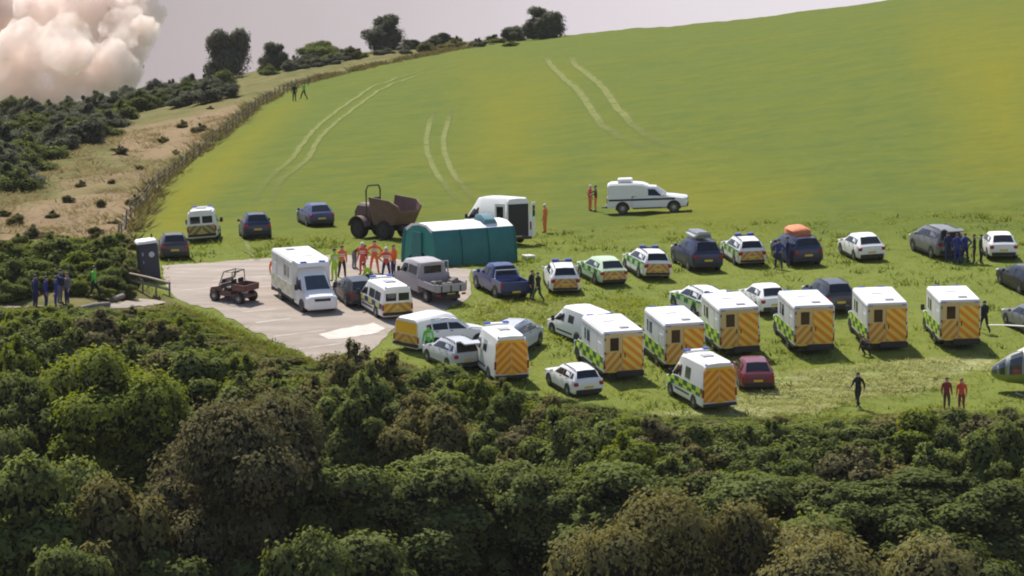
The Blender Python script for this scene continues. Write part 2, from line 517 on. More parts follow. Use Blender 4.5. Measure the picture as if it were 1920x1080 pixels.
def sheet(name, poly, lift, step, mat_, jitter=0.0, label=None, cat=None, kind='structure'):
    """a thin sheet lying on the ground inside a picture polygon"""
    W = []
    for i in range(len(poly)):
        a = poly[i]; b2 = poly[(i + 1) % len(poly)]
        n = max(1, int(math.hypot(b2[0] - a[0], b2[1] - a[1]) / 9))
        for k in range(n):
            p = ground(a[0] + (b2[0] - a[0]) * k / n, a[1] + (b2[1] - a[1]) * k / n)
            W.append((p.x + rnd.uniform(-jitter, jitter), p.y + rnd.uniform(-jitter, jitter) * 3))
    xs = [p[0] for p in W]; ys = [p[1] for p in W]
    gx, gy = np.meshgrid(np.arange(min(xs), max(xs), step), np.arange(min(ys), max(ys), step))
    ok = inpoly(gx, gy, W)
    pts = [Vector(p) for p in W] + [Vector((x, y)) for x, y in zip(gx[ok], gy[ok])]
    nW = len(W)
    vs, _, fs, *_ = delaunay_2d_cdt(pts, [(i, (i + 1) % nW) for i in range(nW)], [], 1, 1e-4)
    me = bpy.data.meshes.new(name)
    me.from_pydata([(v.x, v.y, float(zg(v.x, v.y)) + lift) for v in vs], [], fs)
    me.materials.append(mat_)
    bm = bmesh.new(); bm.from_mesh(me); bmesh.ops.recalc_face_normals(bm, faces=bm.faces)
    if sum(f.normal.z for f in bm.faces) < 0: bmesh.ops.reverse_faces(bm, faces=bm.faces)
    bm.to_mesh(me); bm.free()
    return tag(obj(name, me), label, cat, kind=kind)

tarm = bpy.data.materials.new('worn_tarmac'); nt = nodes(tarm); g = NG(nt)
b = nt.nodes['Principled BSDF']; b.inputs['Roughness'].default_value = .9; b.inputs['Specular IOR Level'].default_value = .15
tc = g.n('ShaderNodeTexCoord'); P0 = tc.outputs['Object']
mp = g.n('ShaderNodeMapping'); mp.inputs['Scale'].default_value = (.22, 1.0, 1.0); mp.inputs['Rotation'].default_value = (0, 0, R(-14)); g.l(P0, mp.inputs['Vector'])
c = g.mix(g.step(g.noise(mp.outputs[0], .9, 5, .6), .35, .65), (.262, .222, .188), (.33, .285, .248))
c = g.mix(g.math('MULTIPLY', g.step(g.noise(P0, 5, 5, .7), .45, .75), .35), c, (.22, .19, .18))
c = g.mix(g.math('MULTIPLY', g.step(g.noise(P0, .45, 3), .56, .72), .5), c, (.375, .33, .285))
g.l(c, b.inputs['Base Color'])
sheet('car_park', CARPARK, .03, .7, tarm, .12, 'worn pinkish grey tarmac car park beside the field', 'car park')
lm = wearmat('faded_line', (.52, .47, .44), (.36, .31, .29), 2.5, .9, .9)
def ribbon(name, pts, w, lift, mat_, label, cat, kind='structure', ragged=.0, parent=None):
    """a strip of constant width along picture points"""
    P = [ground(*p) for p in pts]; L = []
    for i in range(len(P) - 1):
        n = max(1, int((P[i + 1] - P[i]).length / .45))
        L += [P[i].lerp(P[i + 1], k / n) for k in range(n)]
    L.append(P[-1])
    mb = MB(); rows = []
    for i, p in enumerate(L):
        d = L[min(i + 1, len(L) - 1)] - L[max(i - 1, 0)]; s = Vector((d.y, -d.x, 0)).normalized()
        ww = w * (1 + rnd.uniform(-ragged, ragged)); row = []
        for t in (-.5, 0, .5):
            x, y = p.x + s.x * t * ww, p.y + s.y * t * ww
            row.append((x, y, float(zg(x, y)) + lift))
        rows.append(row)
    for a, c2 in zip(rows[:-1], rows[1:]):
        for k in (0, 1): mb.poly([a[k], a[k + 1], c2[k + 1], c2[k]])
    return tag(obj(name, mb.mesh(name, [mat_]), parent), label, cat, kind=kind)
for k, (a, c2) in enumerate([((400, 527), (520, 517)), ((395, 548), (520, 536)), ((455, 586), (520, 580)), ((480, 606), (545, 598)), ((512, 632), (610, 620)), ((560, 655), (640, 645)), ((330, 512), (480, 503)), ((340, 545), (392, 541))]):
    ribbon('bay_line', [a, c2], .14, .036, lm, 'faded pale bay line on the car park tarmac', 'marking', ragged=.5)
spill = wearmat('pale_dust', (.66, .60, .56), (.44, .385, .34), 1.3, .95, .8)
sheet('pale_dust_patch', [(597, 628), (632, 620), (668, 612), (700, 607), (722, 616), (706, 626), (668, 632), (616, 637)], .042, .5, spill, .06, 'white dusty patch on the tarmac in front of the box ambulance', 'marking')
trm = bpy.data.materials.new('pressed_grass'); nt = nodes(trm); g = NG(nt)
b = nt.nodes['Principled BSDF']; b.inputs['Roughness'].default_value = .95; b.inputs['Specular IOR Level'].default_value = .03
P0 = g.n('ShaderNodeTexCoord').outputs['Object']; a = g.n('ShaderNodeAttribute'); a.attribute_name = 'wear'
n1 = g.noise(P0, 1.1, 5, .65); n2 = g.noise(P0, .22, 3)
g.l(g.mix(g.step(n1, .35, .65), (.165, .19, .058), (.215, .232, .085)), b.inputs['Base Color'])
fade = g.math('MULTIPLY', g.math('MULTIPLY', a.outputs['Fac'], .8), g.step(g.math('ADD', n1, g.math('MULTIPLY', n2, .7)),   .42, .80))
tp = g.n('ShaderNodeBsdfTransparent'); mx = g.n('ShaderNodeMixShader')
g.l(fade, mx.inputs[0]); g.l(tp.outputs[0], mx.inputs[1]); g.l(b.outputs[0], mx.inputs[2]); g.l(mx.outputs[0], nt.nodes['Material Output'].inputs['Surface'])
def track(pts, w):
    """a worn wheel track: strongest in its middle, fading to nothing at its sides and ends"""
    P = [ground(*p) for p in pts]; L = []
    for i in range(len(P) - 1):
        n = max(1, int((P[i + 1] - P[i]).length / .5)); L += [P[i].lerp(P[i + 1], k / n) for k in range(n)]
    L.append(P[-1]); v = []; f = []; wr = []; n = len(L)
    for i, p in enumerate(L):
        d = L[min(i + 3, n - 1)] - L[max(i - 3, 0)]; s = Vector((d.y, -d.x, 0)).normalized(); en = min(1, i / (n * .22), (n - 1 - i) / (n * .22))
        for t, q in ((-1, 0), (-.45, 1), (.45, 1), (1, 0)):
            x, y = p.x + s.x * t * w, p.y + s.y * t * w
            v.append((x, y, float(zg(x, y)) + .045)); wr.append(q * en)
        if i:
            for k in range(3): f.append((4 * i - 4 + k, 4 * i - 3 + k, 4 * i + 1 + k, 4 * i + k))
    me = bpy.data.meshes.new('tyre_track'); me.from_pydata(v, [], f); fattr(me, 'wear', np.array(wr)); me.materials.append(trm)
    tag(obj('tyre_track', me), 'pale tyre track pressed into the field grass', 'tyre track', kind='structure')
TR = [([(472, 400), (480, 375), (490, 354), (506, 336), (524, 318), (548, 298), (566, 272), (594, 240), (636, 205), (690, 168), (740, 148), (800, 130), (880, 112)], .42),
      ([(508, 400), (512, 372), (520, 350), (532, 334), (552, 320), (580, 296), (594, 268), (622, 238), (660, 206), (708, 171), (760, 150), (830, 132), (900, 116)], .42),
      ([(815, 205), (806, 228), (799, 262), (801, 288), (812, 315), (828, 340), (848, 365), (880, 395)], .40),
      ([(848, 205), (840, 228), (831, 262), (834, 290), (845, 318), (858, 338), (876, 360), (900, 385)], .40),
      ([(1020, 100), (1032, 122), (1056, 146), (1086, 172), (1106, 202), (1126, 232), (1160, 258), (1210, 280), (1290, 300)], .60),
      ([(1066, 100), (1078, 122), (1104, 142), (1132, 166), (1154, 198), (1182, 232), (1216, 258), (1260, 276), (1320, 296)], .60),
      ([(290, 440), (298, 458), (304, 474), (326, 496)], .32), ([(458, 446), (464, 462), (472, 476), (484, 492)], .30),
      ]
for p, w in TR: track(p, w * .85)
pth = wearmat('stony_path', (.34, .29, .25), (.2, .17, .14), 2.0, .95, .8, .4)
sheet('path', [(-40, 572), (60, 577), (140, 579), (200, 572), (255, 562), (300, 563), (310, 570), (250, 576), (190, 585), (100, 588), (-40, 588)], .04, .6, pth, .1, 'stony footpath below the green scrub', 'path')
# ------------------------------------------------------------------ vehicles
def paint(name, col, rough=.32): return pmat('paint_' + name, col, rough, 0, .25)
P_WHITE = paint('white', (.80, .80, .79)); P_BOX = paint('box_white', (.76, .76, .73), .4)
P_CREAM = paint('rear_cream', (.64, .47, .22), .4)
P_BLACK = paint('black', (.018, .018, .022)); P_NAVY = paint('navy', (.018, .024, .075)); P_BLUE = paint('blue', (.03, .05, .16))
P_DGREY = paint('dark_grey', (.045, .045, .05)); P_GREY = paint('grey', (.17, .17, .17)); P_SILVER = paint('silver', (.50, .52, .55), .3)
P_MAROON = paint('maroon', (.16, .022, .04)); P_AMBGREEN = paint('pale_green', (.52, .66, .46)); P_YELLOW = paint('yellow', (.88, .48, .015))
P_BROWN = paint('dumper_brown', (.135, .085, .072), .6); P_LGREY = paint('light_grey', (.36, .34, .36), .45)
GLASS = pmat('dark_glass', (.012, .014, .018), .06, 0, 0, .6)
GLASS2 = pmat('tinted_glass', (.03, .045, .06), .06, 0, 0, .8)
BROWNGLASS = pmat('rear_door_glass', (.05, .022, .016), .08)
TYRE = pmat('tyre_rubber', (.018, .018, .018), .85)
TRIM = pmat('black_trim', (.02, .02, .022), .6)
RIM = pmat('wheel_rim', (.36, .36, .37), .35, .7)
CHROME = pmat('chrome', (.6, .6, .6), .2, 1.0)
LAMP_R = pmat('red_lamp', (.35, .015, .012), .2)
LAMP_W = pmat('clear_lamp', (.75, .77, .8), .12)
LAMP_A = pmat('amber_lamp', (.7, .25, .02), .2)
LAMP_B = pmat('blue_beacon', (.02, .06, .45), .15)
PLATE_Y = pmat('yellow_plate', (.70, .50, .05), .4); PLATE_W = pmat('white_plate', (.75, .75, .72), .4)
INTERIOR = pmat('dark_interior', (.03, .028, .027), .8)
STEEL = pmat('grey_steel', (.22, .22, .23), .5, .3)
ORG, YEL = (.85, .27, .010), (.90, .56, .035)
CH_VAN = stripe_mat('chevron_print', (.80, .22, .010), (.92, .50, .035), .44, .95, 'chevron')
CH_BOX = stripe_mat('diagonal_print', ORG, (.90, .60, .08), .50, .85, 'lin')
CH_BOX2 = stripe_mat('diagonal_print_reverse', (.62, .25, .03), (.74, .50, .14), .50, -1.1, 'lin')
CH_POL = stripe_mat('small_chevron_print', (.50, .22, .04), (.70, .45, .06), .46, .9, 'chevron')
CH_OLD = stripe_mat('muted_chevron_print', (.15, .12, .03), (.42, .34, .10), .42, .9, 'chevron')
CH_CAR = stripe_mat('car_chevron_print', (.45, .19, .05), (.62, .38, .12), .36, .9, 'chevron')
BATT = check_mat('green_yellow_blocks', (.012, .13, .05), (.52, .66, .05), .62, .34, .0)
BATT_PALE = check_mat('pale_yellow_blocks', (.55, .56, .30), (.66, .66, .58), .62, .34, .0)
BATT_POL = check_mat('blue_yellow_blocks', (.03, .05, .22), (.62, .62, .10), .62, .34, .0)
BATT_CAR = check_mat('green_pale_blocks', (.02, .16, .07), (.42, .58, .20), .55, .30, .35)

_mc = {}
def part(parent, name, key, fn, mats, smooth=30):
    """a child mesh; alike parts share their mesh data"""
    k = (name, key, tuple(m.name for m in mats))
    if k not in _mc:
        mb = MB(); fn(mb); _mc[k] = mb.mesh(name, mats, smooth)
    return obj(name, _mc[k], parent)

def wheel(root, x, y, r, w, key):
    side = 1 if x > 0 else -1
    k = ('wheel', key, r, w, side)
    def tyre(mb): mb.disc((0, 0, 0), 'x', [(r * .72, -w / 2), (r * .94, -w / 2), (r, -w * .36), (r, w * .36), (r * .94, w / 2), (r * .72, w / 2)], 20)
    t = part(root, 'wheel', (key, r, w), tyre, [TYRE], 40); t.location = (x, y, r)
    def rim(mb):
        o = side * (w / 2 + .006)
        mb.disc((0, 0, 0), 'x', [(r * .66, o - side * .05), (r * .66, o), (r * .56, o - side * .012), (r * .2, o + side * .004), (r * .06, o + side * .01)], 16)
        for q in range(5):
            a = 2 * math.pi * q / 5
            mb.box((o + side * .004, r * .36 * math.cos(a), r * .36 * math.sin(a)), (.012, r * .12, r * .12), 1)
    part(t, 'rim', (key, r, w, side), rim, [RIM, TRIM], 40)
    return t

class Loft:
    """a body made of cross sections from front to back"""
    def __init__(s, st): s.st = st      # each: (y, zb, [w0,z0],[w1,z1]...) half profile
    def ring(s, i):
        y, prof = s.st[i]
        pts = [(x, y, z) for x, z in prof]
        return pts + [(-x, y, z) for x, y, z in [(p[0], p[1], p[2]) for p in pts][::-1] if x > 1e-6]
    def build(s, mb, mi=0): mb.ring_loft([s.ring(i) for i in range(len(s.st))], mi)
    def prof(s, i):
        a = int(min(max(math.floor(i), 0), len(s.st) - 2)); t = i - a
        y0, p0 = s.st[a]; y1, p1 = s.st[a + 1]
        return y0 + (y1 - y0) * t, [(u[0] + (v[0] - u[0]) * t, u[1] + (v[1] - u[1]) * t) for u, v in zip(p0, p1)]
    def side(s, i, t, out=.012, lo=3, hi=4, sgn=1):
        y, p = s.prof(i); a, b2 = p[lo], p[hi]
        return (sgn * (a[0] + (b2[0] - a[0]) * t + out), y, a[1] + (b2[1] - a[1]) * t + out * .3)
    def top(s, i, f, out=.014, k=5):
        """f in -1..1 across the panel, flat width of profile point k; rises to the crown in the middle"""
        y, p = s.prof(i); e, c = p[k], p[-1]
        return (f * e[0], y, e[1] + (c[1] - e[1]) * (1 - abs(f)) + out)
def hp(w, zb, zw, wb, zt, wr, zr, r=.07, crown=.02):
    return [(0, zb), (w * .86, zb), (w, zb + .12), (wb + (w - wb) * .5 if zw is None else w, zw if zw else (zb + zt) / 2), (wb, zt), (wr + (.0), zr - r), (max(wr - r, .05), zr), (0, zr + crown)]
# profile indices of hp(): 0 bottom centre,1 bottom edge,2 sill,3 waist,4 belt,5 roof side,6 roof edge,7 crown

def car_stations(L, W, H, tail):
    ky, kx, kz = L / 4.3, W / 1.8, H / 1.5
    a, b2 = {'hatch': (-1.5, -2.02), 'suv': (-1.72, -2.06), 'saloon': (-1.15, -1.72), 'estate': (-1.80, -2.07), 'mpv': (-1.9, -2.08)}[tail]
    S = [(2.15, hp(.66, .34, .52, .62, .62, .56, .70, .05)),
         (2.04, hp(.83, .26, .56, .79, .74, .70, .82, .06)),
         (1.35, hp(.89, .22, .60, .84, .88, .74, .96, .07)),
         (.92, hp(.90, .22, .62, .85, .95, .76, 1.01, .06)),
         (.18, hp(.90, .22, .62, .86, .97, .64, 1.43, .09)),
         (-.55, hp(.90, .22, .62, .86, .98, .66, 1.50, .10)),
         (a, hp(.89, .22, .62, .85, .99, .62, 1.45, .10)),
         (b2, hp(.87, .26, .64, .82, .98, .72, 1.03, .07)),
         (-2.12, hp(.84, .30, .60, .79, .86, .70, .96, .06)),
         (-2.16, hp(.78, .38, .56, .74, .70, .64, .78, .05))]
    if tail == 'mpv': S[2] = (1.6, S[2][1]); S[3] = (1.25, hp(.90, .22, .62, .86, .98, .78, 1.05, .06)); S[4] = (.45, S[4][1])
    return [(y * ky, [(x * kx, z * kz) for x, z in p]) for y, p in S]

def make_car(root, L, W, H, tail, pm, kind='plain', lights=None, side_mat=None, rear_mat=None, glass=None, open_boot=False):
    glass = glass or GLASS
    key = (L, W, H, tail, open_boot)
    lf = Loft(car_stations(L, W, H, tail)); kz = H / 1.5; ky = L / 4.3
    wr = .33 * (1.1 if H > 1.6 else 1.0); wx = W / 2 - .10; wy = (1.32 * ky, -1.30 * ky)
    def body(mb):
        lf.build(mb, 0)
        for sx in (-1, 1):
            for y in wy:          # dark wheel arches
                pts = [(sx * (W / 2 + .004), y + math.cos(t) * wr * 1.22, wr + math.sin(t) * wr * 1.22) for t in np.linspace(0, math.pi, 11)]
                pts += [(sx * (W / 2 + .004), y - wr * 1.22, wr * .7), (sx * (W / 2 + .004), y + wr * 1.22, wr * .7)]
                mb.poly(pts, 1)
            mb.box((sx * (W / 2 - .01), 0, .25 * kz), (.03, 1.9 * ky, .12), 1)
        mb.box((0, -L / 2 + .03, .40 * kz), (W * .80, .10, .20), 1)
        mb.box((0, L / 2 - .04, .42 * kz), (W * .70, .08, .16), 1)
    part(root, 'body', key, body, [pm, TRIM], 35)
    def quad(sgn, P): return lambda mb: mb.poly([lf.side(i, t, .012, 4, 5, sgn) for i, t in P])
    qend = 6.42 if tail in ('suv', 'estate', 'mpv') else 6.25
    for sgn in (-1, 1):
        part(root, 'side_window', (key, sgn, 1), quad(sgn, [(3.42, .10), (4.86, .10), (4.86, .86), (4.06, .86)]), [glass], None)
        part(root, 'side_window', (key, sgn, 2), quad(sgn, [(4.95, .10), (5.72, .10), (5.72, .86), (4.95, .86)]), [glass], None)
        part(root, 'quarter_window', (key, sgn, 3), quad(sgn, [(5.80, .10), (qend, .22), (6.0, .84), (5.80, .86)]), [glass], None)
    def scr(i0, i1, m):
        def f(mb):
            n = 4
            for k in range(n):
                a = -m + 2 * m * k / n; c = -m + 2 * m * (k + 1) / n
                mb.poly([lf.top(i0, a, k=6), lf.top(i0, c, k=6), lf.top(i1, c, k=6), lf.top(i1, a, k=6)])
        return f
    part(root, 'windscreen', (key, 'w'), scr(3.06, 3.92, .98), [glass], None)
    if not open_boot:
        part(root, 'rear_window', (key, 'r'), scr(6.08, 6.90, .99), [glass], None)
    else:
        y, p = lf.prof(6.0)
        def hole(mb):
            mb.poly([lf.top(6.05, -1, .02, 6), lf.top(6.05, 1, .02, 6), lf.top(7.6, 1, .02, 6), lf.top(7.6, -1, .02, 6)])
        part(root, 'boot_opening', (key, 'h'), hole, [INTERIOR], None)
        def lid(mb):
            z0 = p[7][1]; w = p[6][0]
            mb.ring_loft([[(-w, y, z0 - .02), (w, y, z0 - .02), (w, y, z0 + .05), (-w, y, z0 + .05)],
                          [(-w, y - .55, z0 + .10), (w, y - .55, z0 + .10), (w, y - .55, z0 + .17), (-w, y - .55, z0 + .17)],
                          [(-w * .9, y - 1.0, z0 + .02), (w * .9, y - 1.0, z0 + .02), (w * .9, y - 1.0, z0 + .08), (-w * .9, y - 1.0, z0 + .08)]])
        t = part(root, 'tailgate', (key, 'lid'), lid, [pm], 30)
    y7 = lf.prof(7.6)[0]
    for sgn in (-1, 1):
        part(root, 'tail_light', (key, sgn), lambda mb: mb.box((sgn * W * .395, y7 - .03, .80 * kz), (.24, .14, .20), 0, .03), [LAMP_R])
        part(root, 'headlight', (key, sgn), lambda mb: mb.box((sgn * W * .37, L / 2 - .13, .72 * kz), (.30, .22, .14), 0, .04), [LAMP_W])
        part(root, 'wing_mirror', (key, sgn), lambda mb: mb.box((sgn * (W / 2 + .07), .72 * ky, 1.0 * kz), (.20, .12, .15), 0, .04), [pm])
        for y in wy:
            wheel(root, sgn * wx, y, wr, .22, 'car')
    part(root, 'number_plate', (key,), lambda mb: mb.box((0, -2.19 * ky, .62 * kz), (.50, .015, .11)), [PLATE_Y], None)
    if rear_mat:
        def rp(mb):
            for a, c, z0, z1 in ((-.70, .70, .44, .93),):
                mb.ring_loft([[(a * W / 1.8, y, z * kz), (c * W / 1.8, y, z * kz), (c * W / 1.8, y + .03, z * kz), (a * W / 1.8, y + .03, z * kz)] for y, z in ((-2.178 * ky, z0), (-2.172 * ky, .72), (-2.142 * ky, z1))])
        part(root, 'chevron_panel', (key,), rp, [rear_mat], None)
    if side_mat:
        for sgn in (-1, 1):
            def sp(mb):
                I = [1.3, 2, 3, 4, 5, 6, 6.9]
                for i0, i1 in zip(I[:-1], I[1:]):
                    for lo, t0, t1 in ((3, .0, .96),):
                        mb.poly([lf.side(i0, t0, .010, 3, 4, sgn), lf.side(i1, t0, .010, 3, 4, sgn), lf.side(i1, t1, .010, 3, 4, sgn), lf.side(i0, t1, .010, 3, 4, sgn)])
            part(root, 'livery_panel', (key, sgn), sp, [side_mat], None)
    yt, pt = lf.prof(4.6)
    if lights == 'bar':
        def base(mb): mb.box((0, yt, pt[7][1] + .05), (1.15, .30, .07), 0, .02)
        o = part(root, 'light_bar', (key,), base, [TRIM])
        for sgn in (-1, 1):
            part(o, 'beacon', (key, sgn), lambda mb: mb.box((sgn * .38, yt, pt[7][1] + .11), (.38, .26, .10), 0, .03), [LAMP_B])
    if lights == 'rails' or tail in ('suv', 'estate', 'mpv'):
        for sgn in (-1, 1):
            def rail(mb):
                a = lf.prof(4.3); c = lf.prof(5.95)
                mb.tube([(sgn * .56 * W / 1.8, a[0], a[1][6][1] + .0), (sgn * .56 * W / 1.8, a[0] - .15, a[1][6][1] + .07), (sgn * .56 * W / 1.8, c[0] + .1, c[1][6][1] + .07), (sgn * .56 * W / 1.8, c[0], c[1][6][1])], .02, 6)
            part(root, 'roof_rail', (key, sgn), rail, [TRIM])
    def handle(sgn, i): return lambda mb: mb.box(lf.side(i, -.08, .02, 4, 5, sgn), (.03, .18, .035))
    for sgn in (-1, 1):
        for i in (4.7, 5.55): part(root, 'door_handle', (key, sgn, i), handle(sgn, i), [TRIM], None)
    return lf

def van_stations(L, W, H):
    k = L / 5.6; h = H / 2.5; w = W / 2.0
    S = [(2.80, hp(.80, .32, .55, .76, .72, .66, .86, .08)),
         (2.68, hp(.93, .26, .60, .88, .92, .76, 1.03, .08)),
         (2.05, hp(.97, .24, .70, .92, 1.16, .82, 1.24, .08)),
         (1.20, hp(.985, .24, .80, .95, 1.26, .74, 2.02, .12)),
         (.72, hp(.99, .24, .80, .97, 1.28, .80, 2.40, .16, .03)),
         (.10, hp(.99, .24, .80, .97, 1.28, .82, 2.49, .16, .03)),
         (-2.55, hp(.99, .26, .80, .97, 1.28, .82, 2.50, .16, .03)),
         (-2.76, hp(.975, .30, .80, .955, 1.28, .80, 2.44, .18, .03))]
    return [(y * k, [(x * w, z * h) for x, z in p]) for y, p in S]

def make_van(root, L, W, H, pm, rear_mat=None, side_mat=None, side_glass=False, rear_open=False, lights=True, rear_glass=True, batt_z=(.48, 1.16), hazard_full=True, door_win=True, upper=None):
    lf = Loft(van_stations(L, W, H)); key = (L, W, H); yr = -2.76 * L / 5.6; h = H / 2.5
    wr = .36 if H > 2.2 else .33; wx = W / 2 - .11; wy = (1.85 * L / 5.6, -1.55 * L / 5.6)
    def body(mb):
        lf.build(mb, 0)
        for sx in (-1, 1):
            for y in wy:
                q = W / 2 + .004
                pts = [(sx * q, y + math.cos(t) * wr * 1.2, wr + math.sin(t) * wr * 1.2) for t in np.linspace(0, math.pi, 11)]
                pts += [(sx * q, y - wr * 1.2, wr * .7), (sx * q, y + wr * 1.2, wr * .7)]
                mb.poly(pts, 1)
            mb.box((sx * (W / 2 - .012), .15, .62 * h), (.035, 2.1 * L / 5.6, .09), 1)
        mb.box((0, yr - .06, .40), (W * .92, .16, .16), 1, .02)
        mb.box((0, L / 2 - .04, .48 * h), (W * .80, .12, .26), 1, .03)
        mb.box((0, L / 2 - .02, .80 * h), (W * .50, .08, .15), 1, .02)
    part(root, 'body', key, body, [pm, TRIM], 35)
    def q(sgn, P, lo=4, hi=5): return lambda mb: mb.poly([lf.side(i, t, .012, lo, hi, sgn) for i, t in P])
    for sgn in (-1, 1):
        part(root, 'cab_window', (key, sgn), q(sgn, [(2.35, .10), (4.6, .06), (4.6, .62), (3.15, .74)]), [GLASS], None)
        if side_glass:
            for a, c in ((5.05, 5.45), (5.50, 5.90)):
                part(root, 'side_window', (key, sgn, a), q(sgn, [(a, .08), (c, .08), (c, .66), (a, .66)]), [GLASS], None)
        elif door_win:
            part(root, 'side_window', (key, sgn, 's'), q(sgn, [(5.12, .10), (5.40, .10), (5.40, .64), (5.12, .64)]), [GLASS2], None)
        part(root, 'wing_mirror', (key, sgn), lambda mb: (mb.box((sgn * (W / 2 + .13), 1.45 * L / 5.6, 1.38 * h), (.20, .12, .32), 0, .04), mb.box((sgn * (W / 2 + .02), 1.45 * L / 5.6, 1.30 * h), (.16, .05, .05))), [TRIM])
        part(root, 'tail_light', (key, sgn), lambda mb: mb.box((sgn * (W / 2 - .085), yr - .012, .98 * h), (.11, .05, .42 * h), 0, .015), [LAMP_R])
        part(root, 'headlight', (key, sgn), lambda mb: mb.box((sgn * W * .37, L / 2 - .15, .86 * h), (.30, .24, .24), 0, .06), [LAMP_W])
        for y in wy: wheel(root, sgn * wx, y, wr, .24, 'van')
        if side_mat:
            def sp(mb):
                I = [1.15, 2, 3, 4, 5, 6, 6.9]
                for i0, i1 in zip(I[:-1], I[1:]):
                    mb.poly([lf.side(i0, -.02, .011, 3, 4, sgn), lf.side(i1, -.02, .011, 3, 4, sgn), lf.side(i1, .90, .011, 3, 4, sgn), lf.side(i0, .90, .011, 3, 4, sgn)])
            part(root, 'livery_panel', (key, sgn), sp, [side_mat], None)
    def scr(mb):
        for k2 in range(4):
            a = -.98 + 1.96 * k2 / 4; c = -.98 + 1.96 * (k2 + 1) / 4
            mb.poly([lf.top(2.08, a, k=6), lf.top(2.08, c, k=6), lf.top(2.94, c, k=6), lf.top(2.94, a, k=6)])
    part(root, 'windscreen', key, scr, [GLASS2], None)
    if rear_open:
        part(root, 'load_opening', key, lambda mb: mb.box((0, yr - .012, 1.30 * h), (W * .74, .03, 1.75 * h), 0, .01), [INTERIOR], None)
        for sgn in (-1, 1):
            def leaf(mb):
                m = Matrix.Translation((sgn * (W / 2 - .03), yr - .02, 1.30 * h)) @ Matrix.Rotation(sgn * R(42 if sgn > 0 else 75), 4, 'Z')
                mb.box((sgn * .44, 0, 0), (.86, .05, 1.85 * h), 0, .015, m)
                mb.box((sgn * .44, -.032, .45 * h), (.55, .012, .6 * h), 1, 0, m)
            part(root, 'rear_door', (key, sgn), leaf, [pm, GLASS])
    elif rear_mat:
        def rp(mb):
            z0, z1 = (.52, 2.14) if hazard_full else (.56, 1.28)
            for sgn in (-1, 1):
                a, c = sgn * .012, sgn * (W / 2 - .11)
                mb.box(((a + c) / 2, yr - .010, (z0 + z1) / 2 * h), (abs(c - a), .022, (z1 - z0) * h), 0, .006)
        part(root, 'chevron_panel', (key, hazard_full), rp, [rear_mat], 30)
        if hazard_full:
            part(root, 'rear_header', (key,), lambda mb: mb.box((0, yr - .012, 2.20 * h), (W * .72, .022, .14 * h), 0, .006), [P_YELLOW], None)
    if upper: part(root, 'rear_header', (key, 'u'), lambda mb: mb.box((0, yr - .010, 1.78 * h), (W * .80, .022, .92 * h), 0, .006), [upper], None)
    if rear_glass and not rear_open and not hazard_full:
        for sgn in (-1, 1):
            part(root, 'rear_window', (key, sgn), lambda mb: mb.box((sgn * W * .2, yr - .006, 1.72 * h), (W * .33, .016, .56 * h), 0, .006), [GLASS], None)
    part(root, 'number_plate', key, lambda mb: mb.box((0, yr - .035, .50), (.50, .015, .11)), [PLATE_Y], None)
    if lights:
        zt = 2.50 * h
        o = part(root, 'light_bar', key, lambda mb: mb.box((0, .55 * L / 5.6, zt + .03), (W * .66, .34, .09), 0, .02), [P_WHITE])
        for sgn in (-1, 1):
            part(o, 'beacon', (key, sgn), lambda mb: mb.box((sgn * W * .26, .55 * L / 5.6, zt + .09), (.34, .30, .08), 0, .03), [LAMP_B])
            part(root, 'beacon', (key, sgn, 'r'), lambda mb: mb.box((sgn * W * .30, yr + .10, 2.40 * h), (.26, .12, .10), 0, .03), [LAMP_B])
        part(root, 'roof_vent', key, lambda mb: mb.box((0, -1.0, zt + .04), (.6, .6, .08), 0, .03), [P_LGREY])
    return lf

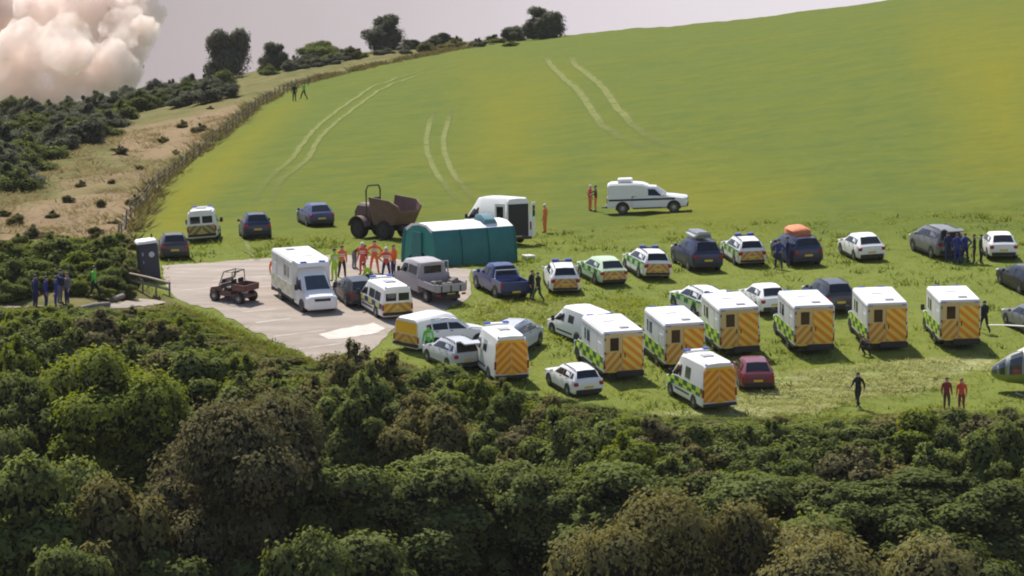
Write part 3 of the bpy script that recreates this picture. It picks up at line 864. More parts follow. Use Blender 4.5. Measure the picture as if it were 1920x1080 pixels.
def make_box_ambulance(root, key='a', plain=False):
    """van cab in front, a square body behind with diagonal striped doors"""
    W, zb, zt, y0, y1 = 2.28, .52, 2.72, .95, -3.05
    st = [(y + .35, [(x * .98, z) for x, z in p]) for y, p in van_stations(5.6, 2.0, 2.45)[:5]]
    st.append((.80, st[-1][1])); lf = Loft(st); wr = .36
    def cab(mb):
        lf.build(mb, 0)
        for sx in (-1, 1):
            q = 1.0
            pts = [(sx * q, 2.2 + math.cos(t) * wr * 1.2, wr + math.sin(t) * wr * 1.2) for t in np.linspace(0, math.pi, 11)]
            pts += [(sx * q, 2.2 - wr * 1.2, wr * .7), (sx * q, 2.2 + wr * 1.2, wr * .7)]
            mb.poly(pts, 1)
        mb.box((0, 3.06, .50), (1.6, .16, .28), 1, .03); mb.box((0, 3.10, .82), (1.0, .12, .18), 1, .04)
        mb.box((0, -1.0, .40), (1.5, 4.0, .20), 1)
    part(root, 'cab', key, cab, [P_WHITE, TRIM], 35)
    def box(mb):
        mb.box((0, (y0 + y1) / 2, (zb + zt) / 2), (W, y0 - y1, zt - zb), 0, .07)
        for sx in (-1, 1):
            q = W / 2 + .004; y = -1.45
            pts = [(sx * q, y + math.cos(t) * wr * 1.25, wr + math.sin(t) * wr * 1.25) for t in np.linspace(.1, math.pi - .1, 11)]
            mb.poly(pts, 1)
            mb.box((sx * (W / 2 - .04), -1.0, .47), (.06, 3.9, .10), 1)
    part(root, 'box_body', key, box, [P_BOX, TRIM], 30)
    def roof(mb):
        mb.box((0, (y0 + y1) / 2, zt + .012), (W - .10, y0 - y1 - .1, .05), 0, .02)
        mb.ring_loft([[(-W / 2 + .1, y0 - .02, zt - .05), (W / 2 - .1, y0 - .02, zt - .05), (W / 2 - .1, y0 - .02, zt + .03), (-W / 2 + .1, y0 - .02, zt + .03)],
                      [(-W / 2 + .22, y0 + .5, zt - .28), (W / 2 - .22, y0 + .5, zt - .28), (W / 2 - .25, y0 + .42, zt - .06), (-W / 2 + .25, y0 + .42, zt - .06)]])
    part(root, 'roof', key, roof, [P_WHITE], 30)
    for sgn in (-1, 1):
        part(root, 'cab_window', (key, sgn), lambda mb: mb.poly([lf.side(i, t, .012, 4, 5, sgn) for i, t in [(2.35, .10), (4.2, .06), (4.2, .62), (3.15, .74)]]), [GLASS], None)
        x = sgn * (W / 2 + .004)
        for a, c, nm in ((.35, .58, 'side_window'), (-.35, .12, 'side_window')):
            part(root, nm, (key, sgn, a), lambda mb: mb.box((x, (a + c) / 2 if False else (a + c) / 2 - .25, 1.98), (.016, abs(c - a), .62), 0, .006), [GLASS], None)
        part(root, 'livery_panel', (key, sgn), lambda mb: mb.box((x, -1.05, 1.04), (.014, 3.9, .66), 0, .004), [BATT_PALE if plain else BATT], None)
        def sp(mb):
            for i0, i1 in ((1.15, 2), (2, 3), (3, 4), (4, 4.9)):
                mb.poly([lf.side(i0, -.02, .011, 3, 4, sgn), lf.side(i1, -.02, .011, 3, 4, sgn), lf.side(i1, .9, .011, 3, 4, sgn), lf.side(i0, .9, .011, 3, 4, sgn)])
        if not plain: part(root, 'livery_panel', (key, sgn, 'c'), sp, [BATT], None)
        part(root, 'wing_mirror', (key, sgn), lambda mb: (mb.box((sgn * 1.16, 1.85, 1.40), (.22, .12, .34), 0, .04), mb.box((sgn * 1.04, 1.85, 1.3), (.16, .05, .05))), [TRIM])
        part(root, 'headlight', (key, sgn), lambda mb: mb.box((sgn * .74, 2.96, .86), (.32, .26, .26), 0, .06), [LAMP_W])
        part(root, 'tail_light', (key, sgn), lambda mb: mb.box((sgn * (W / 2 - .07), y1 - .012, .95), (.09, .04, .46), 0, .01), [LAMP_R])
        wheel(root, sgn * .86, 2.2, wr, .24, 'van'); wheel(root, sgn * .98, -1.45, wr, .28, 'vanr')
        part(root, 'beacon', (key, sgn), lambda mb: mb.box((sgn * (W / 2 - .22), y1 - .02, zt - .12), (.26, .05, .10), 0, .02), [LAMP_B])
        part(root, 'beacon', (key, sgn, 'f'), lambda mb: mb.box((sgn * .55, y0 + .30, zt - .06), (.4, .2, .14), 0, .04), [LAMP_B])
    def scr(mb):
        for k2 in range(4):
            a = -.98 + 1.96 * k2 / 4; c = -.98 + 1.96 * (k2 + 1) / 4
            mb.poly([lf.top(2.08, a, k=6), lf.top(2.08, c, k=6), lf.top(2.94, c, k=6), lf.top(2.94, a, k=6)])
    part(root, 'windscreen', key, scr, [GLASS2], None)
    # rear: narrow door with window on the left, wide striped door on the right
    part(root, 'rear_frame', key, lambda mb: mb.box((0, y1 - .010, 1.60), (W - .16, .03, 2.10), 0, .01), [P_CREAM], None)
    ld = part(root, 'rear_door', (key, 'l'), lambda mb: mb.box((-.58, y1 - .034, 1.60), (.92, .026, 2.02), 0, .008), [P_CREAM], None)
    ld['label'] = 'cream rear door with a dark window'
    part(ld, 'door_window', key, lambda mb: mb.box((-.52, y1 - .054, 2.06), (.48, .02, .70), 0, .008), [BROWNGLASS], None)
    part(ld, 'diagonal_stripes', key, lambda mb: mb.box((-.58, y1 - .054, 1.13), (.88, .014, 1.00), 0, .004), [CH_BOX2], None)
    part(ld, 'handle', key, lambda mb: mb.box((-.18, y1 - .07, 1.45), (.05, .04, .26), 0, .01), [TRIM])
    rd = part(root, 'rear_door', (key, 'r'), lambda mb: mb.box((.49, y1 - .034, 1.60), (1.14, .026, 2.02), 0, .008), [P_CREAM], None)
    rd['label'] = 'wide rear door with orange and yellow diagonal stripes'
    part(rd, 'diagonal_stripes', (key, 'r'), lambda mb: mb.box((.49, y1 - .056, 1.52), (1.10, .018, 1.80), 0, .004), [CH_BOX], None)
    part(rd, 'handle', (key, 'r'), lambda mb: mb.box((.06, y1 - .08, 1.45), (.05, .04, .26), 0, .01), [TRIM])
    for x in (-1.04, 1.05):
        for z in (.85, 1.6, 2.35): part(root, 'hinge', (key, x, z), lambda mb: mb.box((x, y1 - .05, z), (.07, .04, .14), 0, .01), [TRIM], None)
    for sgn in (-1, 1):
        part(root, 'side_trim', (key, sgn), lambda mb: mb.box((sgn * (W / 2 + .006), -1.05, 2.52), (.02, 3.7, .06), 0, .005), [P_LGREY], None)
        part(root, 'locker_door', (key, sgn), lambda mb: mb.box((sgn * (W / 2 + .003), -2.35, 1.75), (.014, .62, .62), 0, .005), [P_BOX], None)
        for q in (-.62, -1.95):
            part(root, 'door_seam', (key, sgn, q), lambda mb: mb.box((sgn * (W / 2 + .002), q, 1.70), (.010, .025, 1.9)), [P_LGREY], None)
    part(root, 'tail_lift', key, lambda mb: (mb.box((.35, y1 - .10, .44), (1.5, .22, .30), 0, .02), mb.box((0, y1 - .05, .30), (1.9, .1, .08))), [TRIM])
    part(root, 'number_plate', key, lambda mb: mb.box((-.62, y1 - .05, .58), (.50, .03, .11)), [PLATE_Y], None)
    part(root, 'roof_vent', key, lambda mb: mb.box((.25, -2.3, zt + .06), (.5, .36, .08), 0, .03), [P_LGREY])
    part(root, 'roof_hatch', key, lambda mb: mb.box((-.1, -.4, zt + .05), (.62, .62, .05), 0, .02), [P_BOX])

def pickup_stations(L, W, H):
    ky, kx, kz = L / 5.2, W / 1.85, H / 1.8
    S = [(2.60, hp(.74, .42, .62, .70, .80, .62, .92, .06)), (2.48, hp(.88, .34, .68, .84, .92, .74, 1.02, .07)),
         (1.70, hp(.92, .30, .70, .87, 1.04, .76, 1.13, .07)), (1.28, hp(.92, .30, .72, .88, 1.10, .78, 1.17, .07)),
         (.55, hp(.92, .30, .72, .88, 1.12, .66, 1.72, .10)), (-.15, hp(.92, .30, .72, .88, 1.12, .67, 1.78, .10)),
         (-.62, hp(.92, .30, .72, .88, 1.12, .66, 1.72, .10)), (-.92, hp(.92, .30, .72, .88, 1.08, .76, 1.13, .06)),
         (-.98, hp(.92, .34, .72, .88, .98, .76, 1.05, .05))]
    return [(y * ky, [(x * kx, z * kz) for x, z in p]) for y, p in S]

def make_pickup(root, L, W, H, pm, bed='open', stripe=None):
    lf = Loft(pickup_stations(L, W, H)); key = (L, W, H, bed); ky = L / 5.2; kz = H / 1.8; yb0, yb1 = -.98 * ky, -2.6 * ky; wr = .38
    wy = (1.72 * ky, -1.62 * ky)
    def body(mb):
        lf.build(mb, 0)
        for sx in (-1, 1):
            for y in wy:
                q = W / 2 + .004
                pts = [(sx * q, y + math.cos(t) * wr * 1.2, wr + math.sin(t) * wr * 1.2) for t in np.linspace(0, math.pi, 11)]
                pts += [(sx * q, y - wr * 1.2, wr * .7), (sx * q, y + wr * 1.2, wr * .7)]
                mb.poly(pts, 1)
            mb.box((sx * (W / 2 - .05), 0, .36), (.14, 1.9, .06), 1, .02)
        mb.box((0, L / 2 - .03, .50), (W * .84, .12, .24), 1, .03); mb.box((0, L / 2 - .03, .84 * kz), (W * .55, .1, .16), 1, .02)
    part(root, 'body', key, body, [pm, TRIM], 35)
    if bed == 'open':
        def b2(mb):
            h = 1.10 * kz
            for sx in (-1, 1): mb.box((sx * (W / 2 - .045), (yb0 + yb1) / 2, (.45 + h) / 2), (.09, yb0 - yb1, h - .45), 0, .02)
            mb.box((0, yb1 + .045, (.45 + h) / 2), (W - .181, .09, h - .45), 0, .02)
            mb.box((0, (yb0 + yb1) / 2, .62), (W - .19, yb0 - yb1 - .1, .06), 1)
            mb.box((0, yb1 - .06, .48), (W * .9, .14, .14), 1, .02)
        part(root, 'load_bed', key, b2, [pm, TRIM], 30)
        part(root, 'sports_bar', key, lambda mb: mb.tube([(-W * .42, yb0 - .1, 1.1 * kz), (-W * .38, yb0 - .08, 1.55 * kz), (W * .38, yb0 - .08, 1.55 * kz), (W * .42, yb0 - .1, 1.1 * kz)], .035, 8), [CHROME])
    else:
        def b2(mb):      # tall square canopy over the bed
            mb.box((0, (yb0 + yb1) / 2 - .02, .80), (W - .01, yb0 - yb1 + .0, .72), 0, .03)
            mb.ring_loft([[(-W / 2 + .03, y, 1.155), (W / 2 - .03, y, 1.155), (W / 2 - .06, y, zz - .12), (W / 2 - .18, y, zz), (-W / 2 + .18, y, zz), (-W / 2 + .06, y, zz - .12)]
                          for y, zz in ((yb0 + 1.05, 1.80 * kz), (yb0 + .72, 1.94 * kz), (yb0 + .2, 2.0 * kz), (yb1 + .25, 2.02 * kz), (yb1 + .03, 1.92 * kz))])
            mb.box((0, yb1 - .06, .48), (W * .9, .14, .14), 1, .02)
        part(root, 'canopy', key, b2, [pm, TRIM], 30)
        part(root, 'roof_box', key, lambda mb: mb.box((0, (yb0 + yb1) / 2 + .35, 2.02 * kz + .13), (1.1, .95, .24), 0, .05), [P_WHITE])
        part(root, 'tow_bar', key, lambda mb: mb.box((0, yb1 - .25, .42), (.5, .35, .08), 0, .02), [TRIM])
    if stripe:
        for sgn in (-1, 1):
            part(root, 'side_stripe', (key, sgn), lambda mb: mb.box((sgn * (W / 2 + .006), -.35 * ky, .93), (.02, 4.3 * ky, .12), 0, .004), [stripe], None)
    q = lambda sgn, P: (lambda mb: mb.poly([lf.side(i, t, .012, 4, 5, sgn) for i, t in P]))
    for sgn in (-1, 1):
        part(root, 'side_window', (key, sgn, 1), q(sgn, [(3.45, .10), (4.85, .10), (4.85, .86), (4.06, .86)]), [GLASS], None)
        if bed == 'open':
            part(root, 'side_window', (key, sgn, 2), q(sgn, [(4.95, .10), (6.15, .10), (5.9, .86), (4.95, .86)]), [GLASS], None)
        part(root, 'wing_mirror', (key, sgn), lambda mb: mb.box((sgn * (W / 2 + .09), 1.05 * ky, 1.20 * kz), (.22, .12, .2), 0, .04), [pm])
        part(root, 'tail_light', (key, sgn), lambda mb: mb.box((sgn * (W / 2 - .07), yb1 - .01, .88), (.12, .06, .34), 0, .01), [LAMP_R])
        part(root, 'headlight', (key, sgn), lambda mb: mb.box((sgn * W * .38, L / 2 - .12, .90 * kz), (.3, .22, .18), 0, .04), [LAMP_W])
        for y in wy: wheel(root, sgn * (W / 2 - .12), y, wr, .26, 'pick')
    def scr(i0, i1):
        def f(mb):
            for k2 in range(4):
                a = -.98 + 1.96 * k2 / 4; c = -.98 + 1.96 * (k2 + 1) / 4
                mb.poly([lf.top(i0, a, k=6), lf.top(i0, c, k=6), lf.top(i1, c, k=6), lf.top(i1, a, k=6)])
        return f
    part(root, 'windscreen', (key, 'w'), scr(3.06, 3.92), [GLASS], None)
    if bed == 'open': part(root, 'rear_window', (key, 'r'), scr(6.08, 6.9), [GLASS], None)
    part(root, 'number_plate', key, lambda mb: mb.box((0, yb1 - .14, .55), (.5, .015, .11)), [PLATE_Y], None)
    return lf

# ------------------------------------------------------------------ placing
def frame(X, Y, theta, tilt=1.0):
    """matrix standing on the ground; theta turns anticlockwise from pointing straight away"""
    n = normal(X, Y, 1.6)
    n = Vector((n.x * tilt, n.y * tilt, n.z)).normalized()
    a = Vector((X, Y, 0)).normalized()
    f = Matrix.Rotation(theta, 3, 'Z') @ a
    f = (f - n * f.dot(n)).normalized(); r = f.cross(n).normalized()
    m = Matrix((r, f, n)).transposed().to_4x4()
    m.translation = Vector((X, Y, float(zg(X, Y))))
    return m
def park(root, x0, x1, yb, th, dims, lift=0.0, quiet=False):
    """stand a vehicle so that it spans x0..x1 and reaches down to yb in the picture"""
    th = R(th); L, W, H = dims
    cx, cy = (x0 + x1) / 2, yb - 12
    for _ in range(8):
        p = ground(cx, cy); m = frame(p.x, p.y, th)
        q = [project(m @ Vector((sx * W / 2, sy * L / 2, z))) for sx in (-1, 1) for sy in (-1, 1) for z in (0, H * (1 if sy < 0 else .6))]
        a0, a1 = min(t[0] for t in q), max(t[0] for t in q); b1 = max(t[1] for t in q); b0 = min(t[1] for t in q)
        cx += (x0 + x1) / 2 - (a0 + a1) / 2; cy += yb - b1
    m.translation.z += lift
    root.matrix_world = m
    if not quiet: print('park %-22s want %4d wide, is %4d  top %d' % (root.name, x1 - x0, a1 - a0, b0))
    return m
# ------------------------------------------------------------------ the vehicles in the photograph
G_BOX = 'box ambulances parked in a row on the field'
G_CARS = 'cars parked on the grass behind the ambulances'
def car(label, cat, box, th, L, W, H, tail, pm, group=None, name='parked_car', **kw):
    r = empty(name, label, cat, group)
    make_car(r, L, W, H, tail, pm, **kw)
    park(r, box[0], box[1], box[2], th, (L, W, H))
    return r
def van(label, cat, box, th, L, W, H, pm, group=None, name='panel_van', **kw):
    r = empty(name, label, cat, group)
    make_van(r, L, W, H, pm, **kw)
    park(r, box[0], box[1], box[2], th, (L, W, H))
    return r
# six square bodied ambulances
for lab, box, th in [('square ambulance leftmost in the row, just behind the white car by the bushes', (1072, 1204, 718), 17),
                     ('square ambulance second from the left, half hidden by the chevron van', (1190, 1320, 702), 16),
                     ('square ambulance third from the left, behind the maroon car', (1300, 1423, 672), 14),
                     ('square ambulance with the grey four wheel drive close behind its roof', (1440, 1567, 667), 13),
                     ('square ambulance fifth in the row, with someone crouching at its left rear', (1583, 1702, 662), 12),
                     ('square ambulance rightmost in the row, beside the rotor blade tip', (1720, 1842, 656), 11)]:
    r = empty('box_ambulance', lab, 'ambulance', G_BOX)
    make_box_ambulance(r)
    park(r, *box, th, (6.2, 2.28, 2.75))
# rear row of cars on the field
G_ROW = 'cars in the long row below the hillside'
car('white patrol car with an orange rear, beside two people in black', 'car', (1018, 1088, 555), 6, 4.4, 1.8, 1.6, 'suv', P_WHITE, G_ROW, rear_mat=CH_CAR, lights='bar')
car('pale green chequered car, lowest roof in the long row', 'car', (1085, 1173, 539), 19, 4.4, 1.8, 1.48, 'hatch', P_AMBGREEN, G_ROW, rear_mat=CH_CAR, side_mat=BATT_CAR)
car('green chequered estate car next to the dark car with a roof box', 'car', (1168, 1258, 526), 17, 4.6, 1.82, 1.6, 'estate', P_WHITE, G_ROW, rear_mat=CH_CAR, side_mat=BATT_CAR, lights='bar')
r = car('very dark blue tall car carrying a roof box', 'car', (1257, 1355, 513), 18, 4.7, 1.95, 1.85, 'suv', P_NAVY, G_ROW)
part(r, 'roof_box', 1, lambda mb: mb.ring_loft([[(-.42, y, 1.95), (.42, y, 1.95), (.42, y, z), (.3, y, z + .08), (-.3, y, z + .08), (-.42, y, z)] for y, z in ((.75, 1.99), (.5, 2.15), (-1.3, 2.22), (-1.45, 2.1))]), [P_GREY])
part(r, 'roof_tray', 1, lambda mb: (mb.box((-.5, -.5, 2.0), (.22, 1.6, .18), 0, .05),), [P_SILVER])
car('white patrol car with brown chevron tail, between roof box car and orange load', 'car', (1350, 1437, 503), 14, 4.6, 1.82, 1.6, 'estate', P_WHITE, G_ROW, rear_mat=CH_CAR, lights='bar', side_mat=BATT_CAR)
r = car('dark blue people carrier with an orange load strapped on its roof', 'car', (1440, 1546, 503), 18, 4.8, 1.92, 1.75, 'mpv', P_NAVY, G_ROW)
ORBAG = wearmat('orange_canvas', (.62, .22, .10), (.45, .13, .05), 4, .8, .8)
part(r, 'roof_load', 1, lambda mb: mb.ring_loft([[(-.62 * k, y, 1.74), (.62 * k, y, 1.74), (.60 * k, y, 1.74 + .30 * k), (.30, y, 1.74 + .46 * k), (-.35, y, 1.74 + .42 * k), (-.62 * k, y, 1.74 + .28 * k)] for y, k in ((.55, .6), (.4, .95), (-.2, 1.05), (-.9, 1.0), (-1.3, .85), (-1.42, .5))]), [ORBAG], 50)
car('plain white hatchback alone between the orange load and the open dark van', 'car', (1570, 1660, 494), 17, 4.4, 1.8, 1.52, 'hatch', P_WHITE, G_ROW)
r = car('dark grey people carrier with open tailgate and people crowding its rear', 'car', (1708, 1805, 489), 22, 4.8, 1.9, 1.8, 'mpv', P_GREY, G_ROW, open_boot=True)
car('white hatchback at the far right end of the long row', 'car', (1838, 1906, 489), 9, 4.3, 1.8, 1.5, 'hatch', P_WHITE, G_ROW)
# second row
G_MID = 'cars parked between the long row and the ambulances'
r = car('white response car with its tailgate raised, behind the second ambulance', 'car', (1258, 1362, 602), 24, 4.6, 1.82, 1.62, 'estate', P_WHITE, G_MID, open_boot=True, side_mat=BATT_CAR)
car('plain white car behind the gap left of the fourth ambulance', 'car', (1386, 1478, 594), 18, 4.4, 1.82, 1.55, 'hatch', P_WHITE, G_MID)
car('dark grey four wheel drive behind the fourth ambulance', 'car', (1505, 1602, 592), 18, 4.7, 1.9, 1.75, 'suv', P_DGREY, G_MID)
car('black car cut by the right edge, above the grey car', 'car', (1866, 1975, 557), 24, 4.5, 1.8, 1.5, 'hatch', P_BLACK, G_MID)
car('grey car cut by the right edge, above the rotor blades', 'car', (1881, 1985, 634), 24, 4.5, 1.8, 1.5, 'hatch', P_GREY, G_MID)
# front of the field
car('white hatchback at the front by the bushes, below the leftmost square ambulance', 'car', (1024, 1128, 750), 22, 4.2, 1.8, 1.48, 'suv', P_WHITE, name='parked_car')
car('maroon car tucked behind the right side of the chevron van', 'car', (1370, 1453, 737), 8, 4.3, 1.85, 1.55, 'hatch', P_MAROON)
van('white high roof ambulance van with full chevron rear and green block side, at the front', 'ambulance', (1240, 1388, 776), 21, 5.5, 2.0, 2.62, P_WHITE, name='ambulance_van', rear_mat=CH_VAN, side_mat=BATT)
van('white high roof van with full chevron rear, standing among bushes', 'ambulance', (880, 992, 722), 15, 5.2, 1.98, 2.62, P_WHITE, name='ambulance_van', rear_mat=CH_VAN, door_win=True)
# cluster left of it
car('grey blue people carrier showing at the right of the bush side chevron van', 'car', (926, 1009, 674), -18, 4.6, 1.85, 1.75, 'mpv', P_SILVER)
van('yellow backed white patrol van near the car park edge', 'van', (738, 892, 664), -40, 4.9, 1.9, 1.85, P_WHITE, name='patrol_van', rear_mat=CH_POL, hazard_full=False, lights=False, door_win=False, upper=P_YELLOW)
car('white four wheel drive with dark windows behind the yellow backed van', 'car', (792, 894, 662), -62, 4.4, 1.8, 1.72, 'suv', P_WHITE)
r = car('silver hatchback with raised tailgate, left of the bush side chevron van', 'car', (800, 896, 700), 24, 4.3, 1.8, 1.6, 'suv', P_SILVER, open_boot=True)
van('white van behind the leftmost square ambulance', 'van', (1044, 1134, 654), 28, 4.8, 1.9, 1.9, P_WHITE, name='small_van', lights=False, rear_mat=None, rear_glass=True, hazard_full=False)
# car park
van('small white police van with yellow chevron rear on the car park', 'van', (668, 772, 603), 19, 4.7, 1.9, 1.95, P_WHITE, name='patrol_van', rear_mat=CH_POL, hazard_full=False, side_glass=True, side_mat=BATT_POL)
car('black car half hidden behind the small police van on the car park', 'car', (626, 706, 580), 14, 4.3, 1.8, 1.5, 'hatch', P_BLACK)
r = empty('box_ambulance', 'white box ambulance on the car park facing the camera', 'ambulance')
make_box_ambulance(r, 'front', True); park(r, 521, 628, 592, 197, (6.2, 2.28, 2.75))
# field left
van('white police van with muted chevron rear on the left of the field', 'van', (347, 415, 455), -3, 4.7, 1.95, 2.0, P_WHITE, name='patrol_van', rear_mat=CH_OLD, hazard_full=False, lights=True)
car('dark grey car between portable toilet and white police van', 'car', (297, 353, 490), 3, 4.3, 1.8, 1.6, 'suv', P_DGREY, 'dark cars left of the dumper')
car('navy car standing right of the white police van', 'car', (449, 508, 450), 5, 4.3, 1.8, 1.62, 'suv', P_NAVY, 'dark cars left of the dumper')
car('blue hatchback standing alone left of the brown dumper', 'car', (557, 626, 428), 12, 4.2, 1.78, 1.45, 'hatch', P_BLUE, 'dark cars left of the dumper')
# pickups
r = empty('pickup_truck', 'white pickup with a tall canopy, roof box and dark stripe, alone up the field', 'pickup')
make_pickup(r, 5.2, 1.85, 1.80, P_WHITE, 'canopy', TRIM); park(r, 1138, 1290, 403, -92, (5.2, 1.85, 2.2))
r = empty('pickup_truck', 'dark blue double cab pickup below the green tent', 'pickup')
make_pickup(r, 5.0, 1.85, 1.80, P_BLUE, 'open'); park(r, 887, 992, 566, 20, (5.0, 1.85, 1.8))
van('white van with open rear doors behind the green tent', 'van', (852, 1002, 460), 33, 5.6, 2.0, 2.9, P_WHITE, name='panel_van', rear_open=True, lights=False, door_win=False)
# dropside truck
def make_dropside(root):
    W, L = 2.0, 5.6; key = 'drop'
    S = [(2.8, hp(.8, .4, .6, .76, .9, .7, 1.0, .06)), (2.68, hp(.93, .35, .7, .9, 1.1, .8, 1.2, .08)), (2.25, hp(.96, .35, .7, .92, 1.22, .84, 1.32, .08)),
         (1.6, hp(.97, .35, .8, .94, 1.28, .78, 2.02, .1)), (.9, hp(.97, .35, .8, .94, 1.3, .8, 2.1, .1)), (-.35, hp(.97, .35, .8, .94, 1.3, .8, 2.08, .1)), (-.45, hp(.95, .4, .8, .92, 1.3, .78, 2.02, .1))]
    lf = Loft(S)
    def cab(mb):
        lf.build(mb)
        mb.box((0, -1.6, .55), (.8, 3.2, .2), 1)
        mb.box((0, 2.76, .6), (1.6, .12, .26), 1, .03)
    part(root, 'cab', key, cab, [P_LGREY, TRIM], 35)
    for sgn in (-1, 1):
        for a, c in ((2.5, 3.9), (4.05, 4.9)):
            part(root, 'side_window', (key, sgn, a), lambda mb: mb.poly([lf.side(i, t, .012, 4, 5, sgn) for i, t in [(a, .1), (c, .1), (c, .8), (max(a, 3.1), .8)]]), [GLASS], None)
        part(root, 'wing_mirror', (key, sgn), lambda mb: mb.box((sgn * 1.12, 1.7, 1.45), (.2, .12, .3), 0, .04), [TRIM])
        for y in (1.9, -1.55): wheel(root, sgn * .86, y, .36, .26, 'drop')
        part(root, 'side_board', (key, sgn), lambda mb: (mb.box((sgn * 1.0, -1.65, 1.02), (.05, 2.3, .40), 0, .01), mb.box((sgn * 1.0, -.52, 1.12), (.07, .07, .6), 0, .01), mb.box((sgn * 1.0, -2.74, 1.08), (.07, .07, .52), 0, .01)), [P_LGREY])
        part(root, 'tail_light', (key, sgn), lambda mb: mb.box((sgn * .8, -2.84, .62), (.24, .06, .12), 0, .01), [LAMP_R])
    part(root, 'windscreen', key, lambda mb: mb.poly([lf.top(2.1, -.97, k=6), lf.top(2.1, .97, k=6), lf.top(2.92, .97, k=6), lf.top(2.92, -.97, k=6)]), [GLASS], None)
    part(root, 'rear_window', key, lambda mb: mb.box((0, -.462, 1.68), (1.1, .02, .42), 0, .005), [GLASS], None)
    part(root, 'load_floor', key, lambda mb: mb.box((0, -1.65, .78), (1.95, 2.3, .08), 0, .01), [INTERIOR], None)
    part(root, 'headboard', key, lambda mb: [mb.box((0, -.52, 1.15), (1.92, .05, .62), 0, .01)] + [mb.box((x, -.52, 1.75), (.06, .06, .7)) for x in (-.95, .95)] + [mb.box((0, -.52, 2.09), (1.96, .06, .06))], [P_LGREY], None)
    part(root, 'tail_board', key, lambda mb: mb.box((0, -2.80, 1.0), (1.94, .05, .44), 0, .01), [P_LGREY], None)
    for k2 in range(3):
        part(root, 'board_hinge', (key, k2), lambda mb: mb.box((-.6 + .6 * k2, -2.835, .95), (.08, .03, .34), 0, .005), [TRIM], None)
    LOADM = wearmat('loose_load', (.22, .19, .17), (.06, .055, .055), 5, .9, .9)
    def load(mb):
        for k2 in range(9):
            x, y = rnd.uniform(-.7, .7), rnd.uniform(-2.5, -1.7)
            mb.box((0, 0, 0), (rnd.uniform(.3, .6), rnd.uniform(.2, .5), rnd.uniform(.15, .35)), 0, .05, Matrix.Translation((x, y, .95 + .12 * (k2 % 3))) @ Matrix.Rotation(rnd.uniform(0, 3), 4, 'Z') @ Matrix.Rotation(rnd.uniform(-.4, .4), 4, 'X'))
    part(root, 'load', key, load, [LOADM])
    part(root, 'number_plate', key, lambda mb: mb.box((0, -2.86, .66), (.5, .015, .11)), [PLATE_Y], None)
r = empty('dropside_truck', 'pale grey dropside truck with open load bed at the car park edge', 'truck')
make_dropside(r); park(r, 738, 872, 575, 26, (5.6, 2.0, 2.1))

